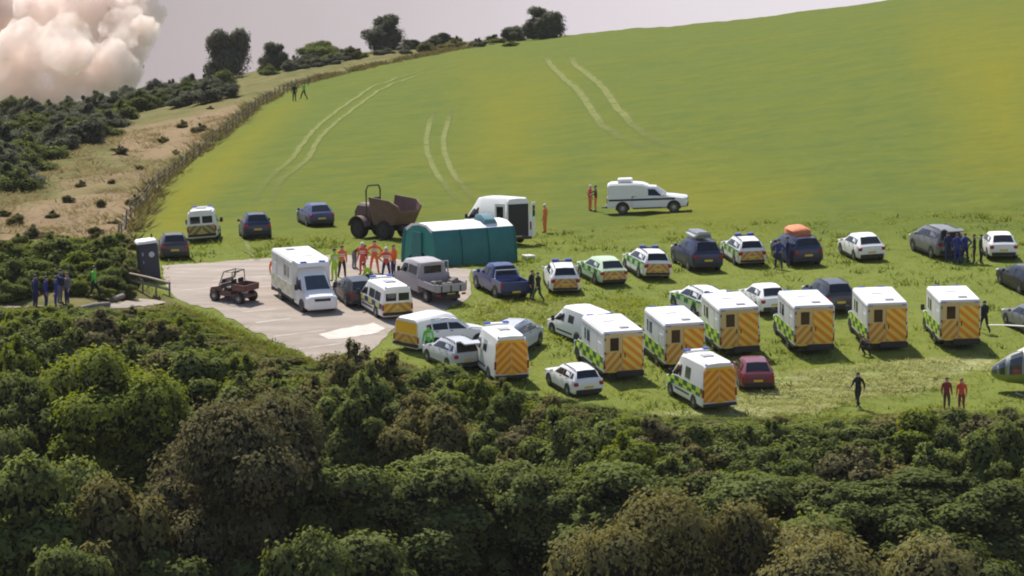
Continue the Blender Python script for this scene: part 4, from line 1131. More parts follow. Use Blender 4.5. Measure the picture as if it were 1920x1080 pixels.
# site dumper: skip in front, engine and seat behind, hoop over the seat
def make_dumper(root):
    RUST = wearmat('dumper_skip_paint', (.20, .112, .085), (.105, .07, .06), 3, .75, .9)
    HOOP = pmat('hoop_paint', (.05, .06, .02), .6)
    def skip(mb):
        rings = []
        for y, z0, z1, w in ((2.35, 1.75, 2.15, 1.05), (1.75, .95, 2.50, 1.25), (.10, .92, 2.66, 1.25), (-.12, 1.25, 2.68, 1.2)):
            rings.append([(-w * .8, y, z0), (w * .8, y, z0), (w, y, z1 - .15), (w, y, z1), (w - .1, y, z1), (w * .72, y, z0 + .12), (-w * .72, y, z0 + .12), (-w + .1, y, z1), (-w, y, z1), (-w, y, z1 - .15)])
        mb.ring_loft(rings)
    part(root, 'skip', 1, skip, [RUST], 30)
    part(root, 'skip_ram', 1, lambda mb: mb.tube([(0, .3, .9), (0, 1.0, 1.1)], .09, 8), [CHROME])
    part(root, 'chassis', 1, lambda mb: (mb.box((0, .9, .75), (.9, 2.2, .35), 0, .05), mb.box((0, -1.0, .72), (.95, 1.9, .45), 0, .05), mb.box((0, -1.95, .8), (1.3, .2, .5), 0, .05)), [TRIM])
    part(root, 'engine_cover', 1, lambda mb: mb.ring_loft([[(-.62, y, .95), (.62, y, .95), (.62, y, z - .15), (.5, y, z), (-.5, y, z), (-.62, y, z - .15)] for y, z in ((-.62, 1.75), (-.75, 2.15), (-1.75, 2.2), (-2.02, 1.8))]), [P_BROWN], 30)
    part(root, 'seat', 1, lambda mb: (mb.box((0, -.42, 2.0), (.5, .4, .14), 0, .04), mb.box((0, -.62, 2.32), (.5, .12, .55), 0, .04)), [TRIM])
    part(root, 'steering_wheel', 1, lambda mb: (mb.tube([(0, -.05, 1.35), (0, -.15, 1.7)], .03, 6), mb.disc((0, -.16, 1.72), 'z', [(.2, -.015), (.2, .015)], 12)), [TRIM])
    part(root, 'roll_hoop', 1, lambda mb: mb.tube([(-.62, -.95, 1.0), (-.62, -.95, 3.05), (-.45, -.95, 3.32), (.45, -.95, 3.32), (.62, -.95, 3.05), (.62, -.95, 1.0)], .055, 8), [HOOP])
    for sgn in (-1, 1):
        part(root, 'mudguard', sgn, lambda mb: mb.ring_loft([[(sgn * .66, -1.3 + math.cos(t) * rr, .62 + math.sin(t) * rr) for rr in (.76, .82)] + [(sgn * 1.18, -1.3 + math.cos(t) * rr, .62 + math.sin(t) * rr) for rr in (.82, .76)] for t in np.linspace(.2, math.pi - .2, 9)]), [P_BROWN], 40)
        for y in (1.05, -1.3):
            t = part(root, 'wheel', ('dump', sgn), lambda mb: mb.disc((0, 0, 0), 'x', [(.36, -.24), (.56, -.28), (.62, -.2), (.62, .2), (.56, .28), (.36, .24)], 20), [TYRE], 40)
            t.location = (sgn * .90, y, .62)
            part(t, 'rim', ('dump', sgn), lambda mb: mb.disc((0, 0, 0), 'x', [(.36, sgn * .18), (.36, sgn * .25), (.12, sgn * .24), (.1, sgn * .28)], 14), [TRIM], 40)
            for k2 in range(1): pass
        part(root, 'work_lamp', sgn, lambda mb: mb.box((sgn * .45, -.4, 1.5), (.16, .12, .14), 0, .03), [LAMP_W])
    part(root, 'step', 1, lambda mb: (mb.box((-.7, -.2, .7), (.35, .4, .05)), mb.box((-.7, -.2, .95), (.35, .4, .05))), [P_LGREY])
r = empty('site_dumper', 'brown site dumper with a front skip and tall hoop over the seat', 'dumper')
make_dumper(r); park(r, 648, 792, 452, -136, (4.3, 2.4, 2.4))

# side by side utility buggy
def make_buggy(root):
    BR = pmat('buggy_paint', (.16, .075, .065), .5)
    part(root, 'body', 1, lambda mb: (mb.ring_loft([[(-.55, y, .42), (.55, y, .42), (.6, y, z - .08), (.45, y, z), (-.45, y, z), (-.6, y, z - .08)] for y, z in ((1.3, .62), (1.2, .85), (.6, .98), (.45, .75), (-.2, .72))]), mb.box((0, -.1, .42), (1.2, 2.2, .16), 0, .04)), [BR], 30)
    part(root, 'cargo_bed', 1, lambda mb: (mb.box((0, -.82, .78), (1.36, .9, .06), 0, .01), mb.box((-.68, -.82, .96), (.05, .9, .34), 0, .01), mb.box((.68, -.82, .96), (.05, .9, .34), 0, .01), mb.box((0, -1.27, .96), (1.31, .05, .34), 0, .01), mb.box((0, -.37, .96), (1.31, .05, .34), 0, .01)), [BR], None)
    for x in (-.32, .32):
        part(root, 'seat', x, lambda mb: (mb.box((x, .02, .82), (.5, .45, .14), 0, .05), mb.box((x, -.24, 1.1), (.5, .12, .5), 0, .05)), [TRIM])
    part(root, 'roll_cage', 1, lambda mb: [mb.tube([(s * .62, .62, .9), (s * .56, .3, 1.75), (s * .56, -.3, 1.78), (s * .62, -.34, .8)], .032, 8) for s in (-1, 1)] + [mb.tube([(-.56, y, z), (.56, y, z)], .032, 8) for y, z in ((.3, 1.75), (-.3, 1.78))], [TRIM])
    part(root, 'windscreen', 1, lambda mb: mb.poly([(-.5, .6, 1.0), (.5, .6, 1.0), (.5, .46, 1.3), (-.5, .46, 1.3)]), [GLASS2], None)
    part(root, 'steering_wheel', 1, lambda mb: (mb.tube([(-.3, .5, .95), (-.3, .35, 1.1)], .025, 6), mb.disc((-.3, .33, 1.12), 'z', [(.17, -.015), (.17, .015)], 12)), [TRIM])
    for sgn in (-1, 1):
        for y in (.92, -.85): wheel(root, sgn * .6, y, .32, .26, 'buggy')
        part(root, 'headlight', sgn, lambda mb: mb.box((sgn * .36, 1.28, .72), (.22, .08, .1), 0, .02), [LAMP_W])
        part(root, 'tail_light', sgn, lambda mb: mb.box((sgn * .58, -1.30, .9), (.1, .04, .12), 0, .01), [LAMP_R])
r = empty('utility_buggy', 'dark red open buggy with a roll cage on the car park', 'buggy')
make_buggy(r); park(r, 398, 480, 573, 52, (2.6, 1.5, 1.8))

# inflatable tent
def make_tent(root):
    L, w = 6.0, 1.75
    TEAL = wearmat('teal_tent_fabric', (.010, .17, .155), (.008, .12, .125), 1.2, .55, .7, .2)
    TEND = pmat('tent_end_fabric', (.012, .21, .17), .6)
    WHT = wearmat('white_tent_fabric', (.82, .82, .82), (.72, .73, .75), 1.0, .6, .6, .2)
    prof = [(w, 0), (w * .985, .6), (w * .95, 1.2), (w * .89, 1.75), (w * .80, 2.12)]
    ptop = [(w * .80, 2.12), (w * .44, 2.44), (0, 2.52)]
    ys = np.linspace(-L / 2, L / 2, 13)
    def bulge(i): return 1 + .006 * math.cos(i * math.pi)
    for sgn in (-1, 1):
        def side(mb):
            mb.ring_loft([[(sgn * x * bulge(i), y, z) for x, z in prof] + [(sgn * (x - .12), y, z) for x, z in prof[::-1]] for i, y in enumerate(ys)])
        part(root, 'side_wall', sgn, side, [TEAL], 45)
    def top(mb):
        pts = [(x, z) for x, z in ptop] + [(-x, z) for x, z in ptop[-2::-1]]
        mb.ring_loft([[(x * bulge(i) * 1.01, y, z + .015) for x, z in pts] + [(x * .92, y, z - .12) for x, z in pts[::-1]] for i, y in enumerate(ys)])
    part(root, 'roof', 1, top, [WHT], 45)
    full = prof + ptop[1:] + [(-x, z) for x, z in (prof + ptop)[-2::-1] if True]
    for sgn in (-1, 1):
        def end(mb):
            for dy, k2 in ((0, 1),):
                pts = [(x * .93, sgn * (L / 2 - .05), z * .97) for x, z in prof + ptop[1:]] + [(-x * .93, sgn * (L / 2 - .05), z * .97) for x, z in (prof + ptop[1:])[-2::-1]]
                c = (0, sgn * (L / 2 + .12), 1.1)
                for a, c2 in zip(pts[:-1], pts[1:]): mb.poly([a, c2, c])
        part(root, 'end_wall', sgn, end, [TEND], 60)
    part(root, 'door_flap', 1, lambda mb: (mb.ring_loft([[(-.55 - .05, -L / 2 - .16, .05), (.5, -L / 2 - .16, .05), (.5, -L / 2 - .12, .05), (-.6, -L / 2 - .12, .05)], [(-.5, -L / 2 - .20, 1.1), (.5, -L / 2 - .20, 1.1), (.5, -L / 2 - .14, 1.1), (-.5, -L / 2 - .14, 1.1)], [(-.42, -L / 2 - .14, 2.0), (.42, -L / 2 - .14, 2.0), (.42, -L / 2 - .08, 2.0), (-.42, -L / 2 - .08, 2.0)]]),), [TEAL], 40)
    for i in (0, 4, 8, 12):
        for sgn in (-1, 1):
            part(root, 'inflated_rib', (i, sgn), lambda mb: mb.tube([(sgn * x * 1.03, ys[i], z + .02) for x, z in prof], .035, 8), [TEAL], 60)
    part(root, 'roof_light_hood', 1, lambda mb: mb.ring_loft([[(.15, y, 2.40), (1.05, y, 2.20), (1.08, y, z - .28), (.65, y, z), (.15, y, z)] for y, z in ((1.0, 2.60), (1.15, 2.85), (1.9, 2.85), (2.05, 2.6))]), [pmat('hood_fabric', (.10, .22, .26), .5)], 40)
    for k2 in range(6):
        y = -L / 2 + .4 + k2 * 1.1
        part(root, 'guy_line', k2, lambda mb: mb.tube([(-w * .98, y, 1.2), (-w - .95, y, .02)], .012, 4), [P_LGREY])
r = empty('inflatable_tent', 'teal green inflatable tent with a bright white roof', 'tent')
make_tent(r)
park(r, 746, 976, 501, -54, (6.0, 3.5, 2.5))
tag(obj('equipment_board', (lambda mb: (mb.box((0, 0, .22), (.95, .6, .08), 0, .01), [mb.box((x, y, .09), (.06, .06, .18)) for x in (-.4, .4) for y in (-.24, .24)], mb.mesh('equipment_board', [P_WHITE]))[-1])(MB())), 'low white board on short feet on the grass right of the green tent', 'board')
bpy.data.objects['equipment_board'].matrix_world = frame(*ground(991, 486).xy, R(-70))

# portable toilet
def make_toilet(root):
    DK = pmat('toilet_wall', (.03, .035, .055), .5); WT = pmat('toilet_roof', (.82, .82, .78), .5)
    def shell(mb):
        mb.box((0, 0, 1.12), (1.14, 1.14, 2.08), 0, .04)
        for sx in (-1, 1):
            for k2 in range(4): mb.box((sx * .575, -.42 + .28 * k2, 1.1), (.03, .08, 1.8), 0, .01)
    part(root, 'cabin', 1, shell, [DK], 30)
    part(root, 'roof', 1, lambda mb: mb.ring_loft([[(-k2, -k2, z), (k2, -k2, z), (k2, k2, z), (-k2, k2, z)] for k2, z in ((.62, 2.17), (.62, 2.24), (.52, 2.36), (.2, 2.42))]), [WT], 40)
    part(root, 'base', 1, lambda mb: mb.box((0, 0, .05), (1.2, 1.2, .1), 0, .02), [TRIM])
    d = part(root, 'door', 1, lambda mb: mb.box((0, -.580, 1.12), (.86, .03, 1.92), 0, .01), [DK])
    part(d, 'round_emblem', 1, lambda mb: mb.ring_loft([[(.16 + .17 * math.cos(t), y, 1.52 + .17 * math.sin(t)) for t in np.linspace(0, 2 * math.pi, 18, endpoint=False)] for y in (-.585, -.602)]), [pmat('emblem', (.55, .55, .60), .5)], None)
    part(d, 'door_sign', 1, lambda mb: mb.box((-.36, -.60, 1.58), (.10, .012, .22)), [pmat('emblem_dim', (.3, .3, .34), .5)], None)
    part(d, 'handle', 1, lambda mb: mb.box((-.36, -.615, 1.1), (.05, .05, .18), 0, .01), [P_LGREY])
    part(root, 'vent_pipe', 1, lambda mb: mb.tube([(.4, .4, 2.2), (.4, .4, 2.62)], .05, 8), [TRIM])
r = empty('portable_toilet', 'dark portable toilet with a white roof and round emblem', 'toilet')
make_toilet(r); park(r, 258, 300, 528, 8, (1.2, 1.2, 2.4))

# helicopter cut by the right edge
def make_helicopter(root):
    GRN = paint('helicopter_green', (.20, .25, .05)); WHT = paint('helicopter_white', (.30, .32, .31))
    def ring(y, w, zb, zt, zc, n=16):
        pts = []
        for k2 in range(n):
            t = 2 * math.pi * k2 / n; c, s = math.cos(t), math.sin(t)
            x = w * math.copysign(abs(c) ** .75, c); z = zc + (zt - zc) * abs(s) ** .8 if s >= 0 else zc - (zc - zb) * abs(s) ** .8
            pts.append((x, y, z))
        return pts
    ST = [(4.55, .06, 1.02, 1.16, 1.08), (4.45, .30, .84, 1.32, 1.05), (4.1, .62, .66, 1.62, 1.05), (3.5, .85, .56, 2.05, 1.10), (2.7, .97, .52, 2.42, 1.2), (1.6, 1.0, .52, 2.58, 1.25), (-.2, 1.0, .55, 2.55, 1.3), (-1.6, .9, .75, 2.45, 1.5), (-2.6, .55, 1.25, 2.25, 1.75), (-5.6, .22, 1.6, 2.0, 1.8), (-6.2, .14, 1.65, 1.95, 1.8)]
    def fus(mb):
        n0 = len(mb.f); mb.ring_loft([ring(*q) for q in ST])
        for i in range(n0, len(mb.f)):
            f = mb.f[i]; z = sum(mb.v[k2][2] for k2 in f) / len(f)
            mb.m[i] = 0 if z < 1.28 else 1
    part(root, 'fuselage', 1, fus, [GRN, WHT], 50)
    def glassq(i0, i1, k0, k1, o=.012):
        def f(mb):
            def pt(i, k2):
                a = int(i); t = i - a
                p, q = Vector(ring(*ST[a])[k2 % 16]), Vector(ring(*ST[min(a + 1, len(ST) - 1)])[k2 % 16])
                v = p.lerp(q, t); d = Vector((v.x, 0, v.z - 1.2)).normalized() * o
                return tuple(v + d + Vector((0, o * .5, 0)))
            n = 4
            for k2 in range(k0, k1):
                for j in range(n):
                    a = i0 + (i1 - i0) * j / n; c = i0 + (i1 - i0) * (j + 1) / n
                    mb.poly([pt(a, k2), pt(c, k2), pt(c, k2 + 1), pt(a, k2 + 1)])
        return f
    HG = pmat('canopy_glass', (.05, .06, .06), .05, 0, 0, .9)
    part(root, 'windscreen', 1, glassq(1.1, 4.0, 0, 3), [HG], 50); part(root, 'windscreen', 2, glassq(1.1, 4.0, 5, 8), [HG], 50)
    part(root, 'cabin_window', 1, glassq(4.15, 5.0, 6, 8), [HG], 50); part(root, 'cabin_window', 2, glassq(4.15, 5.0, 0, 2), [HG], 50)
    part(root, 'cabin_window', 3, glassq(5.15, 5.9, 6, 8), [HG], 50)
    for sgn in (-1, 1):
        part(root, 'skid', sgn, lambda mb: (mb.tube([(sgn * 1.1, 3.0, .22), (sgn * 1.1, 2.6, .07), (sgn * 1.1, -1.2, .07)], .05, 8), mb.tube([(sgn * .5, 1.9, .62), (sgn * 1.1, 1.9, .08)], .045, 8), mb.tube([(sgn * .5, -.6, .66), (sgn * 1.1, -.6, .08)], .045, 8)), [P_LGREY])
    part(root, 'engine_cowling', 1, lambda mb: mb.ring_loft([[(-w, y, 2.3), (w, y, 2.3), (w, y, z - .2), (w * .6, y, z), (-w * .6, y, z), (-w, y, z - .2)] for y, w, z in ((1.5, .4, 2.65), (1.0, .6, 2.95), (-.8, .6, 3.0), (-1.9, .4, 2.6))]), [GRN], 40)
    part(root, 'rotor_mast', 1, lambda mb: (mb.tube([(0, .3, 2.9), (0, .3, 3.42)], .11, 10), mb.disc((0, .3, 3.42), 'z', [(.3, -.08), (.32, .0), (.2, .1)], 14)), [STEEL])
    BLADE = pmat('rotor_blade_paint', (.58, .58, .50), .5)
    for k2, a in enumerate((68, 158, 248, 338)):
        def blade(mb):
            m = Matrix.Translation((0, .3, 3.44)) @ Matrix.Rotation(R(a - 90), 4, 'Z')
            mb.ring_loft([[tuple(m @ Vector(q)) for q in ((x, -.14, dz), (x, .14, dz), (x, .12, dz + .035), (x, -.10, dz + .03))] for x, dz in ((.25, 0), (.9, .0), (2.5, -.06), (4.0, -.16), (5.1, -.28))])
        part(root, 'rotor_blade', k2, blade, [BLADE], 40)
    part(root, 'tail_fin', 1, lambda mb: mb.ring_loft([[(-.06, y, z) for y, z in ((-5.4, 1.5), (-6.4, 1.4), (-6.9, 2.9), (-6.3, 3.0))], [(.06, y, z) for y, z in ((-5.4, 1.5), (-6.4, 1.4), (-6.9, 2.9), (-6.3, 3.0))]]), [GRN], 30)
    part(root, 'tail_rotor', 1, lambda mb: mb.disc((.2, -6.2, 1.9), 'x', [(.5, -.02), (.5, .02)], 20), [TRIM])
    part(root, 'tailplane', 1, lambda mb: mb.box((0, -5.2, 1.85), (2.0, .5, .06), 0, .02), [GRN])
r = empty('helicopter', 'green and white air ambulance helicopter, its nose at the right edge', 'helicopter')
make_helicopter(r)
p = ground(2017, 742); r.matrix_world = frame(p.x, p.y, R(80))
# ------------------------------------------------------------------ people
SKIN = pmat('skin', (.50, .30, .22), .6); HAIR = pmat('dark_hair', (.03, .022, .018), .7); HAIRB = pmat('brown_hair', (.12, .07, .035), .7)
BOOT = pmat('boots', (.02, .018, .017), .6); DARKFACE = pmat('face_marks', (.06, .03, .025), .6)
CLOTH = {'black': (.016, .017, .02), 'navy': (.022, .03, .11), 'blue': (.03, .045, .24), 'orange': (.78, .20, .05), 'red': (.72, .10, .05), 'hivis': (.46, .72, .05),
         'green': (.14, .58, .05), 'darkgreen': (.03, .075, .035), 'grey': (.20, .20, .21), 'maroon': (.26, .03, .035), 'brown': (.09, .055, .04), 'white': (.68, .68, .67)}
def cloth(n): return wearmat('cloth_' + n, CLOTH[n], tuple(c * .72 for c in CLOTH[n]), 6, .85, .9)
BAND = pmat('reflective_band', (.72, .72, .70), .35)
def pose(kind):
    """joints for a 1.75 m adult facing +Y: name -> (x, y, z, radius)"""
    J = dict(pelvis=(0, 0, .96, .150), spine=(0, 0, 1.15, .140), chest=(0, 0, 1.36, .165), neck=(0, .015, 1.51, .062), head=(0, .03, 1.60, .088), crown=(0, .025, 1.70, .078), nose=(0, .125, 1.615, .018))
    for s, n in ((-1, 'l'), (1, 'r')):
        J['sh_' + n] = (s * .20, 0, 1.41, .078); J['el_' + n] = (s * .26, -.03, 1.13, .056); J['wr_' + n] = (s * .27, .06, .90, .040); J['ha_' + n] = (s * .27, .09, .82, .040)
        J['hip_' + n] = (s * .10, 0, .90, .108); J['kn_' + n] = (s * .12, .03, .50, .074); J['an_' + n] = (s * .13, -.01, .10, .055); J['to_' + n] = (s * .15, .16, .05, .045)
    def mv(n, x=None, y=None, z=None):
        a = list(J[n])
        for i, q in enumerate((x, y, z)):
            if q is not None: a[i] = q
        J[n] = tuple(a)
    if kind == 'stride':
        mv('kn_l', y=.22, z=.52); mv('an_l', y=.30, z=.11); mv('to_l', y=.47, z=.09); mv('kn_r', y=-.06, z=.49); mv('an_r', y=-.34, z=.14); mv('to_r', y=-.20, z=.05)
        mv('el_l', y=-.16, z=1.15); mv('wr_l', y=-.12, z=.93); mv('ha_l', y=-.08, z=.86); mv('el_r', y=.10, z=1.15); mv('wr_r', y=.28, z=1.02); mv('ha_r', y=.36, z=1.02)
    elif kind == 'akimbo':
        for s, n in ((-1, 'l'), (1, 'r')):
            mv('el_' + n, x=s * .42, y=-.06, z=1.18); mv('wr_' + n, x=s * .25, y=.04, z=1.02); mv('ha_' + n, x=s * .19, y=.09, z=1.0)
            mv('kn_' + n, x=s * .17); mv('an_' + n, x=s * .22); mv('to_' + n, x=s * .26)
    elif kind == 'reach':
        mv('el_r', x=.30, y=.22, z=1.30); mv('wr_r', x=.24, y=.44, z=1.28); mv('ha_r', x=.22, y=.53, z=1.28); mv('el_l', y=.10, z=1.16); mv('wr_l', x=-.16, y=.30, z=1.12); mv('ha_l', x=-.12, y=.38, z=1.12)
    elif kind in ('bend', 'crouch'):
        c = kind == 'crouch'
        dz = -.50 if c else -.04
        for n in list(J):
            if n[:2] not in ('kn', 'an', 'to'): x, y, z, r = J[n]; J[n] = (x, y, z + dz, r)
        a = R(-35 if c else -62); pz = .96 + dz
        for n in ('spine', 'chest', 'neck', 'head', 'crown', 'nose', 'sh_l', 'sh_r', 'el_l', 'el_r', 'wr_l', 'wr_r', 'ha_l', 'ha_r'):
            x, y, z, r = J[n]; yy, zz = y, z - pz
            J[n] = (x, yy * math.cos(a) - zz * math.sin(a), yy * math.sin(a) + zz * math.cos(a) + pz, r)
        for n in 'lr':
            s = -1 if n == 'l' else 1; hx, hy, hz, _ = J['sh_' + n]
            mv('el_' + n, x=s * .25, y=hy + .10, z=hz - .28); mv('wr_' + n, x=s * .2, y=hy + .24, z=hz - .46); mv('ha_' + n, x=s * .18, y=hy + .30, z=hz - .52)
            if c: mv('kn_' + n, x=s * .19, y=.36, z=.50); mv('an_' + n, x=s * .17, y=.02, z=.10); mv('to_' + n, x=s * .2, y=.2, z=.05)
            mv('pelvis', y=-.1)
    return J
BONES = [('pelvis', 'spine', 'top'), ('spine', 'chest', 'top'), ('chest', 'neck', 'top'), ('neck', 'head', 'skin'), ('head', 'crown', 'skin'), ('head', 'nose', 'skin')]
for n in 'lr':
    BONES += [('chest', 'sh_' + n, 'top'), ('sh_' + n, 'el_' + n, 'top'), ('el_' + n, 'wr_' + n, 'top'), ('wr_' + n, 'ha_' + n, 'skin'),
              ('pelvis', 'hip_' + n, 'leg'), ('hip_' + n, 'kn_' + n, 'leg'), ('kn_' + n, 'an_' + n, 'leg'), ('an_' + n, 'to_' + n, 'boot')]
_pose_cache = {}
def pose_geo(kind):
    if kind in _pose_cache: return _pose_cache[kind]
    J = pose(kind); names = list(J); idx = {n: i for i, n in enumerate(names)}
    me = bpy.data.meshes.new('pose'); me.from_pydata([J[n][:3] for n in names], [(idx[a], idx[b2]) for a, b2, _ in BONES], [])
    o = bpy.data.objects.new('pose', me); COL.objects.link(o)
    sk = o.modifiers.new('skin', 'SKIN'); sk.use_smooth_shade = True
    for n in names:
        v = me.skin_vertices[0].data[idx[n]]; v.radius = (J[n][3], J[n][3] * (.72 if n in ('chest', 'spine', 'pelvis') else 1)); v.use_root = n == 'pelvis'
    sb = o.modifiers.new('sub', 'SUBSURF'); sb.levels = 1
    dg = bpy.context.evaluated_depsgraph_get(); ev = o.evaluated_get(dg); m2 = ev.to_mesh()
    vs = [tuple(v.co) for v in m2.vertices]; fs = [tuple(p.vertices) for p in m2.polygons]
    ev.to_mesh_clear(); bpy.data.objects.remove(o); bpy.data.meshes.remove(me)
    reg = []
    for f in fs:
        c = sum((Vector(vs[i]) for i in f), Vector()) / len(f); best = None
        for a, b2, t in BONES:
            A, B = Vector(J[a][:3]), Vector(J[b2][:3]); ab = B - A
            k = min(max((c - A).dot(ab) / max(ab.length_squared, 1e-9), 0), 1)
            rr = J[a][3] * (1 - k) + J[b2][3] * k
            d = (c - (A + ab * k)).length - rr
            if best is None or d < best[0]: best = (d, t)
        reg.append(best[1])
    mb = MB(); R2 = {'top': 0, 'leg': 1, 'skin': 2, 'boot': 3}
    mb.v = vs; mb.f = fs; mb.m = [R2[t] for t in reg]
    for n in 'lr':                              # fingers and thumb
        s = -1 if n == 'l' else 1
        H = Vector(J['ha_' + n][:3]); Wv = Vector(J['wr_' + n][:3]); d = (H - Wv).normalized()
        side = d.cross(Vector((s, 0, 0))).normalized(); inn = side.cross(d).normalized()
        for k, ln in enumerate((.075, .085, .08, .062)):
            b0 = H + side * (-.03 + .02 * k) + d * .02
            mb.tube([b0, b0 + d * ln * .55 + inn * .004 * s, b0 + d * ln + inn * .022 * s], [.011, .0095, .007], 5, 2)
        t0 = Wv.lerp(H, .45) + side * .035
        mb.tube([t0, t0 + side * .03 + d * .025, t0 + side * .035 + d * .06], [.013, .011, .008], 5, 2)
    h = Vector(J['head'][:3]); up = (Vector(J['crown'][:3]) - h).normalized(); fw = (Vector(J['nose'][:3]) - h); fw = (fw - up * fw.dot(up)).normalized(); rt = fw.cross(up)
    for s in (-1, 1):                           # eyes, ears
        c = h + fw * .088 + up * .035 + rt * s * .034
        mb.poly([c - rt * .014 - up * .006, c + rt * .014 - up * .006, c + rt * .014 + up * .006, c - rt * .014 + up * .006], 4)
        e = h + rt * s * .090 + up * .01
        mb.box((0, 0, 0), (.02, .03, .055), 2, .006, Matrix.Translation(e))
    c = h + fw * .090 - up * .045
    mb.poly([c - rt * .024 - up * .005, c + rt * .024 - up * .005, c + rt * .024 + up * .005, c - rt * .024 + up * .005], 4)
    _pose_cache[kind] = (mb, J, h, up, fw, rt)
    return _pose_cache[kind]
_pm = {}
def person(px, py, kind, face, top, leg, label, head='hair', band=False, hgt=1.75, group=None):
    mb, J, h, up, fw, rt = pose_geo(kind)
    k = (kind, top, leg)
    if k not in _pm: _pm[k] = mb.mesh('body', [cloth(top), cloth(leg), SKIN, BOOT, DARKFACE], 60, fix=False)
    r = obj('person', _pm[k]); tag(r, label, 'person', group)
    def cap(mb2):
        n = 12; hat = head == 'helmet'; rr = .108 if hat else .100
        rings = []
        for a in np.linspace(-.15 if not hat else .0, 1.45, 5):
            ra = rr * math.cos(a) * 1.0; hh = rr * 1.08 * math.sin(a) + .055
            rings.append([tuple(h + up * hh + (rt * math.cos(t) + fw * math.sin(t)) * ra - fw * .012 * (0 if hat else 1)) for t in np.linspace(0, 2 * math.pi, n, endpoint=False)])
        mb2.ring_loft(rings)
    if head == 'helmet': part(r, 'helmet', (kind,), cap, [cloth('white')], 60)
    else: part(r, 'hair', (kind, head), cap, [HAIR if head == 'hair' else HAIRB], 60)
    if band:
        c0, c1 = Vector(J['spine'][:3]), Vector(J['chest'][:3]); ax = (c1 - c0).normalized(); sd = Vector((1, 0, 0)); fd = ax.cross(sd)
        def ring(mb2):
            for q in (.15, .62):
                c = c0.lerp(c1, q); ra, rb = (.172, .150) if q < .5 else (.185, .155)
                P = [[tuple(c + ax * dz + (sd * math.cos(t) * ra + fd * math.sin(t) * rb)) for t in np.linspace(0, 2 * math.pi, 14, endpoint=False)] for dz in (-.025, .025)]
                mb2.ring_loft(P, cap=False)
        part(r, 'reflective_band', (kind,), ring, [BAND], None)['kind'] = 'stuff'
    p = ground(px, py)
    a = Vector((p.x, p.y, 0)).normalized()
    ang = math.atan2(-a.x, a.y) + R(face)
    r.matrix_world = Matrix.Translation(p + Vector((0, 0, -.015))) @ Matrix.Rotation(ang, 4, 'Z') @ Matrix.Scale(hgt / 1.75, 4)
    return r
